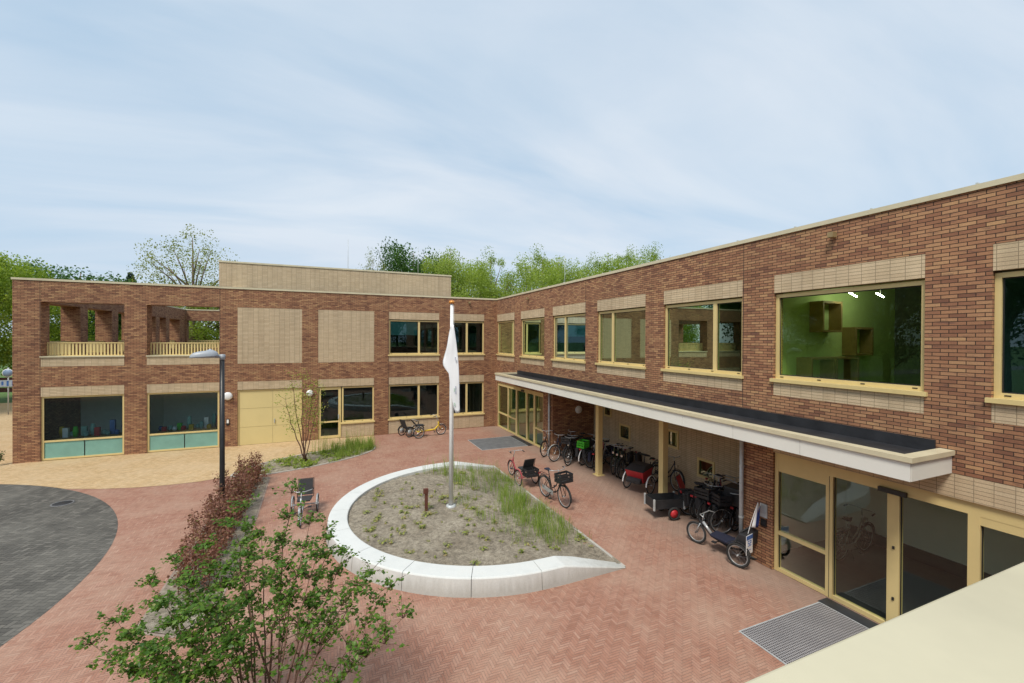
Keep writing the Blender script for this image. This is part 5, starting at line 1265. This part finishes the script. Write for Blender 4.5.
# load trike with red box
def load_trike(label, loc, rotz):
    t = thing('cargo_tricycle', label, 'cargo tricycle', loc, rotz, 'tricycles parked at the school'); tr = .43
    m = MB(); m.tube([(0, 0, .34), (.5, 0, .30), (.95, 0, .34), (1.15, 0, .34)], .024, 8); m.tube([(.5, 0, .30), (.32, 0, .82)], .02, 8); m.tube([(1.15, -tr, .30), (1.15, tr, .30)], .022, 8); m.tube([(.85, 0, .34), (.78, 0, .95)], .02, 8); m.build('frame', M['black'], t)
    wheel(t, (0, 0, .33), .33)
    for y in (-tr, tr): wheel(t, (1.15, y, .29), .29); g_ = guard(t, (1.15, y, .29), .315, 0, 160, 'white')
    m = MB(); m.hull([(.9, -.27, .36), (1.35, -.27, .36), (1.35, .27, .36), (.9, .27, .36)], [(.82, -.33, .82), (1.5, -.33, .74), (1.5, .33, .74), (.82, .33, .82)]); m.build('load_box', M['red'], t)
    m = MB(); m.hull([(.80, -.35, .822), (1.52, -.35, .742), (1.52, .35, .742), (.80, .35, .822)], [(.84, -.3, .92), (1.2, -.28, .90), (1.2, .28, .90), (.84, .3, .92)]); o = m.build('rain_cover', M['plastic'], t); b_ = o.modifiers.new('b', 'BEVEL'); b_.width = .03; b_.segments = 2
    m = MB(); m.hull([(1.37, -.25, .36), (1.56, -.25, .36), (1.56, .25, .36), (1.37, .25, .36)], [(1.44, -.25, .52), (1.56, -.25, .44), (1.56, .25, .44), (1.44, .25, .52)]); m.build('footwell', M['plastic'], t)
    m = MB(); m.tube([(.78, 0, .93), (.74, 0, 1.12)], .014, 8); m.ring((.72, 0, 1.14), (-.45, 0, 1), .17, .015, 24, 8); m.tube([(.72, -.16, 1.14), (.72, .16, 1.14)], .01, 6); m.build('handlebar', M['plastic'], t)
    saddle(t, (.28, 0, .92)); m = MB()
    for y in (-.1, .1): m.tube([(-.3, y, .62), (.2, y, .66)], .01, 6)
    m.tube([(-.3, -.1, .62), (-.3, .1, .62)], .01, 6); m.tube([(-.1, 0, .63), (0, 0, .33)], .01, 6); m.build('rack', M['black'], t)
    return t
load_trike('cargo tricycle with red box and white mudguards between the two canopy posts', (10.75, 12.15, .001), math.atan2(-0.40, -1.0))
bike_to(bicycle, 'dark bicycle leaning at the back wall behind the red cargo tricycle', (10.95, 12.3), (10.85, 11.2), frame='black', lean=-.12)
# black trailer
tl = thing('bicycle_trailer', 'black open bicycle trailer with grey corner posts and red wheel hubs', 'trailer', (9.0, 9.78, .001), math.atan2(-0.22, 0.97))
m = MB(); l, w_, z0, z1 = .46, .27, .30, .56
m.box(-l, l, -w_, w_, z0, z0+.02); m.box(-l, l, -w_, -w_+.02, z0+.02, z1); m.box(-l, l, w_-.02, w_, z0+.02, z1); m.box(-l, -l+.02, -w_+.02, w_-.02, z0+.02, z1); m.box(l-.02, l, -w_+.02, w_-.02, z0+.02, z1); m.build('tub', M['plastic'], tl)
for sx_ in (-1, 1):
    for sy_ in (-1, 1):
        m = MB(); m.box(sx_*(l+.003)-.022, sx_*(l+.003)+.022, sy_*(w_+.003)-.022, sy_*(w_+.003)+.022, z0-.03, z1+.03); m.build('corner_post', M['zinc'], tl)
for sy_ in (-1, 1):
    w2 = wheel(tl, (.1, sy_*(w_+.09), .19), .19, .035, rim='red', hubc='red')
m = MB(); m.tube([(.1, -w_-.12, .19), (.1, w_+.12, .19)], .014, 8); m.tube([(l, 0, z0), (l+.35, .05, .33), (l+.75, .12, .42)], .018, 8); m.build('axle_and_hitch', M['black'], tl)
# cluster right of the near post
bike_to(tricycle, 'tricycle with red moulded seat behind the black trailer', (10.1, 10.05), (10.6, 9.2), frame='blue', seat='red', L=1.0, r=.22, backh=.38, seath=.46, bar=.8)
bike_to(bicycle, 'dark blue bicycle in the corner cluster with its rear wheel toward the trailer', (9.72, 9.5), (10.7, 9.1), frame='blue', pannier='plastic', rear=None)
bike_to(bicycle, 'black bicycle second in the corner cluster by the near downpipe', (9.80, 9.05), (10.8, 8.75), frame='black', pannier='fabric')
bike_to(bicycle, 'black bicycle with large black rear box beside the near downpipe', (10.05, 8.25), (11.0, 8.5), frame='black', highbox=True, pannier='plastic')
bike_to(bicycle, 'black bicycle nearest the near downpipe with its front wheel facing out', (10.55, 7.9), (9.55, 8.25), frame='black', front='plastic')
bike_to(bicycle, 'black bicycle in the middle of the corner cluster with black bags', (10.6, 8.85), (9.6, 8.75), frame='black', pannier='plastic', front='plastic')
bike_to(bicycle, 'black bicycle with thick black side bags just behind the low tricycle', (9.75, 8.65), (10.7, 8.7), frame='black', pannier='plastic', guards='black')
bike_to(bicycle, 'dark bicycle squeezed between the trailer and the corner cluster', (9.75, 9.3), (10.75, 9.5), frame='black', pannier='fabric')
hand = bike_to(bicycle, 'dark bicycle deep in the corner below the small cream framed window', (11.0, 9.9), (10.9, 8.8), frame='pinkred', lean=-.1)
# low trike with flag
lt = thing('recumbent_tricycle', 'long low black tricycle with white plate and flag before the brick pier', 'tricycle', (8.80, 6.98, .001), math.atan2(1.0, -0.22), 'tricycles parked at the school')
m = MB(); m.tube([(-.02, 0, .28), (.35, 0, .22), (.8, 0, .33), (1.0, 0, .52), (1.12, 0, .62)], .027, 10); m.tube([(0, -.3, .27), (0, .3, .27)], .022, 8); m.build('frame', M['black'], lt)
m = MB(); m.tube([(.78, 0, .36), (1.02, 0, .60)], .034, 10); m.tube([(1.04, 0, .60), (1.0, 0, .82)], .014, 8); m.tube([(.86, -.26, .82), (.98, -.2, .84), (1.0, 0, .82), (.98, .2, .84), (.86, .26, .82)], .012, 8); m.build('handlebar', M['silver'], lt)
m = MB()
for y in (-.055, .055): m.tube([(1.06, y, .56), (1.2, y, .27)], .013, 8)
m.build('fork', M['silver'], lt)
wheel(lt, (1.2, 0, .27), .27, .026); wheel(lt, (0, -.31, .27), .27, .026); wheel(lt, (0, .31, .27), .27, .026)
m = MB(); m.hull([(.22, -.2, .34), (.74, -.17, .38), (.74, .17, .38), (.22, .2, .34)], [(.22, -.21, .41), (.76, -.18, .44), (.76, .18, .44), (.22, .21, .41)]); o = m.build('seat', M['blue'], lt); b_ = o.modifiers.new('b', 'BEVEL'); b_.width = .02; b_.segments = 2
m = MB(); m.hull([(.16, -.21, .38), (.22, -.21, .38), (.22, .21, .38), (.16, .21, .38)], [(-.05, -.2, .80), (0, -.2, .80), (0, .2, .80), (-.05, .2, .80)]); o = m.build('backrest', M['fabric'], lt); b_ = o.modifiers.new('b', 'BEVEL'); b_.width = .02; b_.segments = 2
m = MB(); m.hull([(-.16, -.26, .44), (.08, -.26, .44), (.08, .26, .44), (-.16, .26, .44)], [(-.18, -.28, .76), (.02, -.28, .76), (.02, .28, .76), (-.18, .28, .76)]); o = m.build('luggage_bag', M['plastic'], lt); b_ = o.modifiers.new('b', 'BEVEL'); b_.width = .03; b_.segments = 2
for y in (-.31, .31): guard(lt, (0, y, .27), .295, 30, 170, 'black')
m = MB(); m.tube([(.62, -.17, .2), (.62, .17, .3)], .012, 6); m.box(.57, .67, -.25, -.16, .18, .2); m.box(.57, .67, .16, .25, .29, .31); m.build('pedals', M['plastic'], lt)
# white plate hanging on the back, blue band and two blue characters
pm = MB(); pm.box(-.20, -.192, -.14, .14, .40, .82); pl = pm.build('plate', M['white'], lt)
m = MB(); m.box(-.203, -.2005, -.138, .138, .725, .815); m.build('plate_band', M['signblue'], pl)
def glyph(segs, y0, z0, w, h, m):
    s = .014
    S = {'t': (0, w, h-s, h), 'm': (0, w, h/2-s/2, h/2+s/2), 'b': (0, w, 0, s), 'ul': (0, s, h/2, h), 'ur': (w-s, w, h/2, h), 'll': (0, s, 0, h/2), 'lr': (w-s, w, 0, h/2)}
    for k, q in enumerate(segs.split()):
        a, b, c, d_ = S[q]; e = .0002*k; m.box(-.204-e, -.2005, -(y0+a), -(y0+b), z0+c, z0+d_)
m = MB(); glyph('t m b ul lr', -.075, .58, .065, .12, m); glyph('t m b ul ll ur', .01, .58, .065, .12, m); m.box(-.203, -.2005, -.06, .06, .49, .502); m.build('plate_lettering', M['signblue'], pl); pl.location = (0.0, 0.20, -0.05)
m = MB(); m.tube([(-.10, .22, .5), (-.16, .05, 1.0), (-.22, -.12, 1.42)], .008, 6); m.build('flag_stick', M['white'], lt)
fm = MB(); nx_, nz_ = 6, 10
for i in range(nx_+1):
    for j in range(nz_+1):
        u, v = i/nx_, j/nz_; sp = 0.36*u*(0.4+0.6*v)
        fm.v.append((-.222+.06*v-.06*math.sin(u*7)*v, -.122+.16*v-sp, 1.44-.55*v-.14*u*(1-v*0.3)+.02*math.sin(u*8)))
for i in range(nx_):
    for j in range(nz_): a = i*(nz_+1)+j; fm.f.append((a, a+1, a+nz_+2, a+nz_+1)); fm.m.append((0, 1, 0, 2, 1, 1)[i] if j > 1 else (1 if i > 3 else 0)); fm.sm.append(True)
o = fm.build('pennant', [M['flag'], plain('pennant_blue', (0.05, 0.10, 0.42), .8), plain('pennant_orange', (.65, .25, .05), .8)], lt); s_ = o.modifiers.new('thick', 'SOLIDIFY'); s_.thickness = .003
# bicycle standing indoors behind the near glass door
bike_to(bicycle, 'grey bicycle standing indoors behind the near glass door', (10.95, 6.2), (12.0, 6.25), frame='silver', group='bicycles parked at the school')
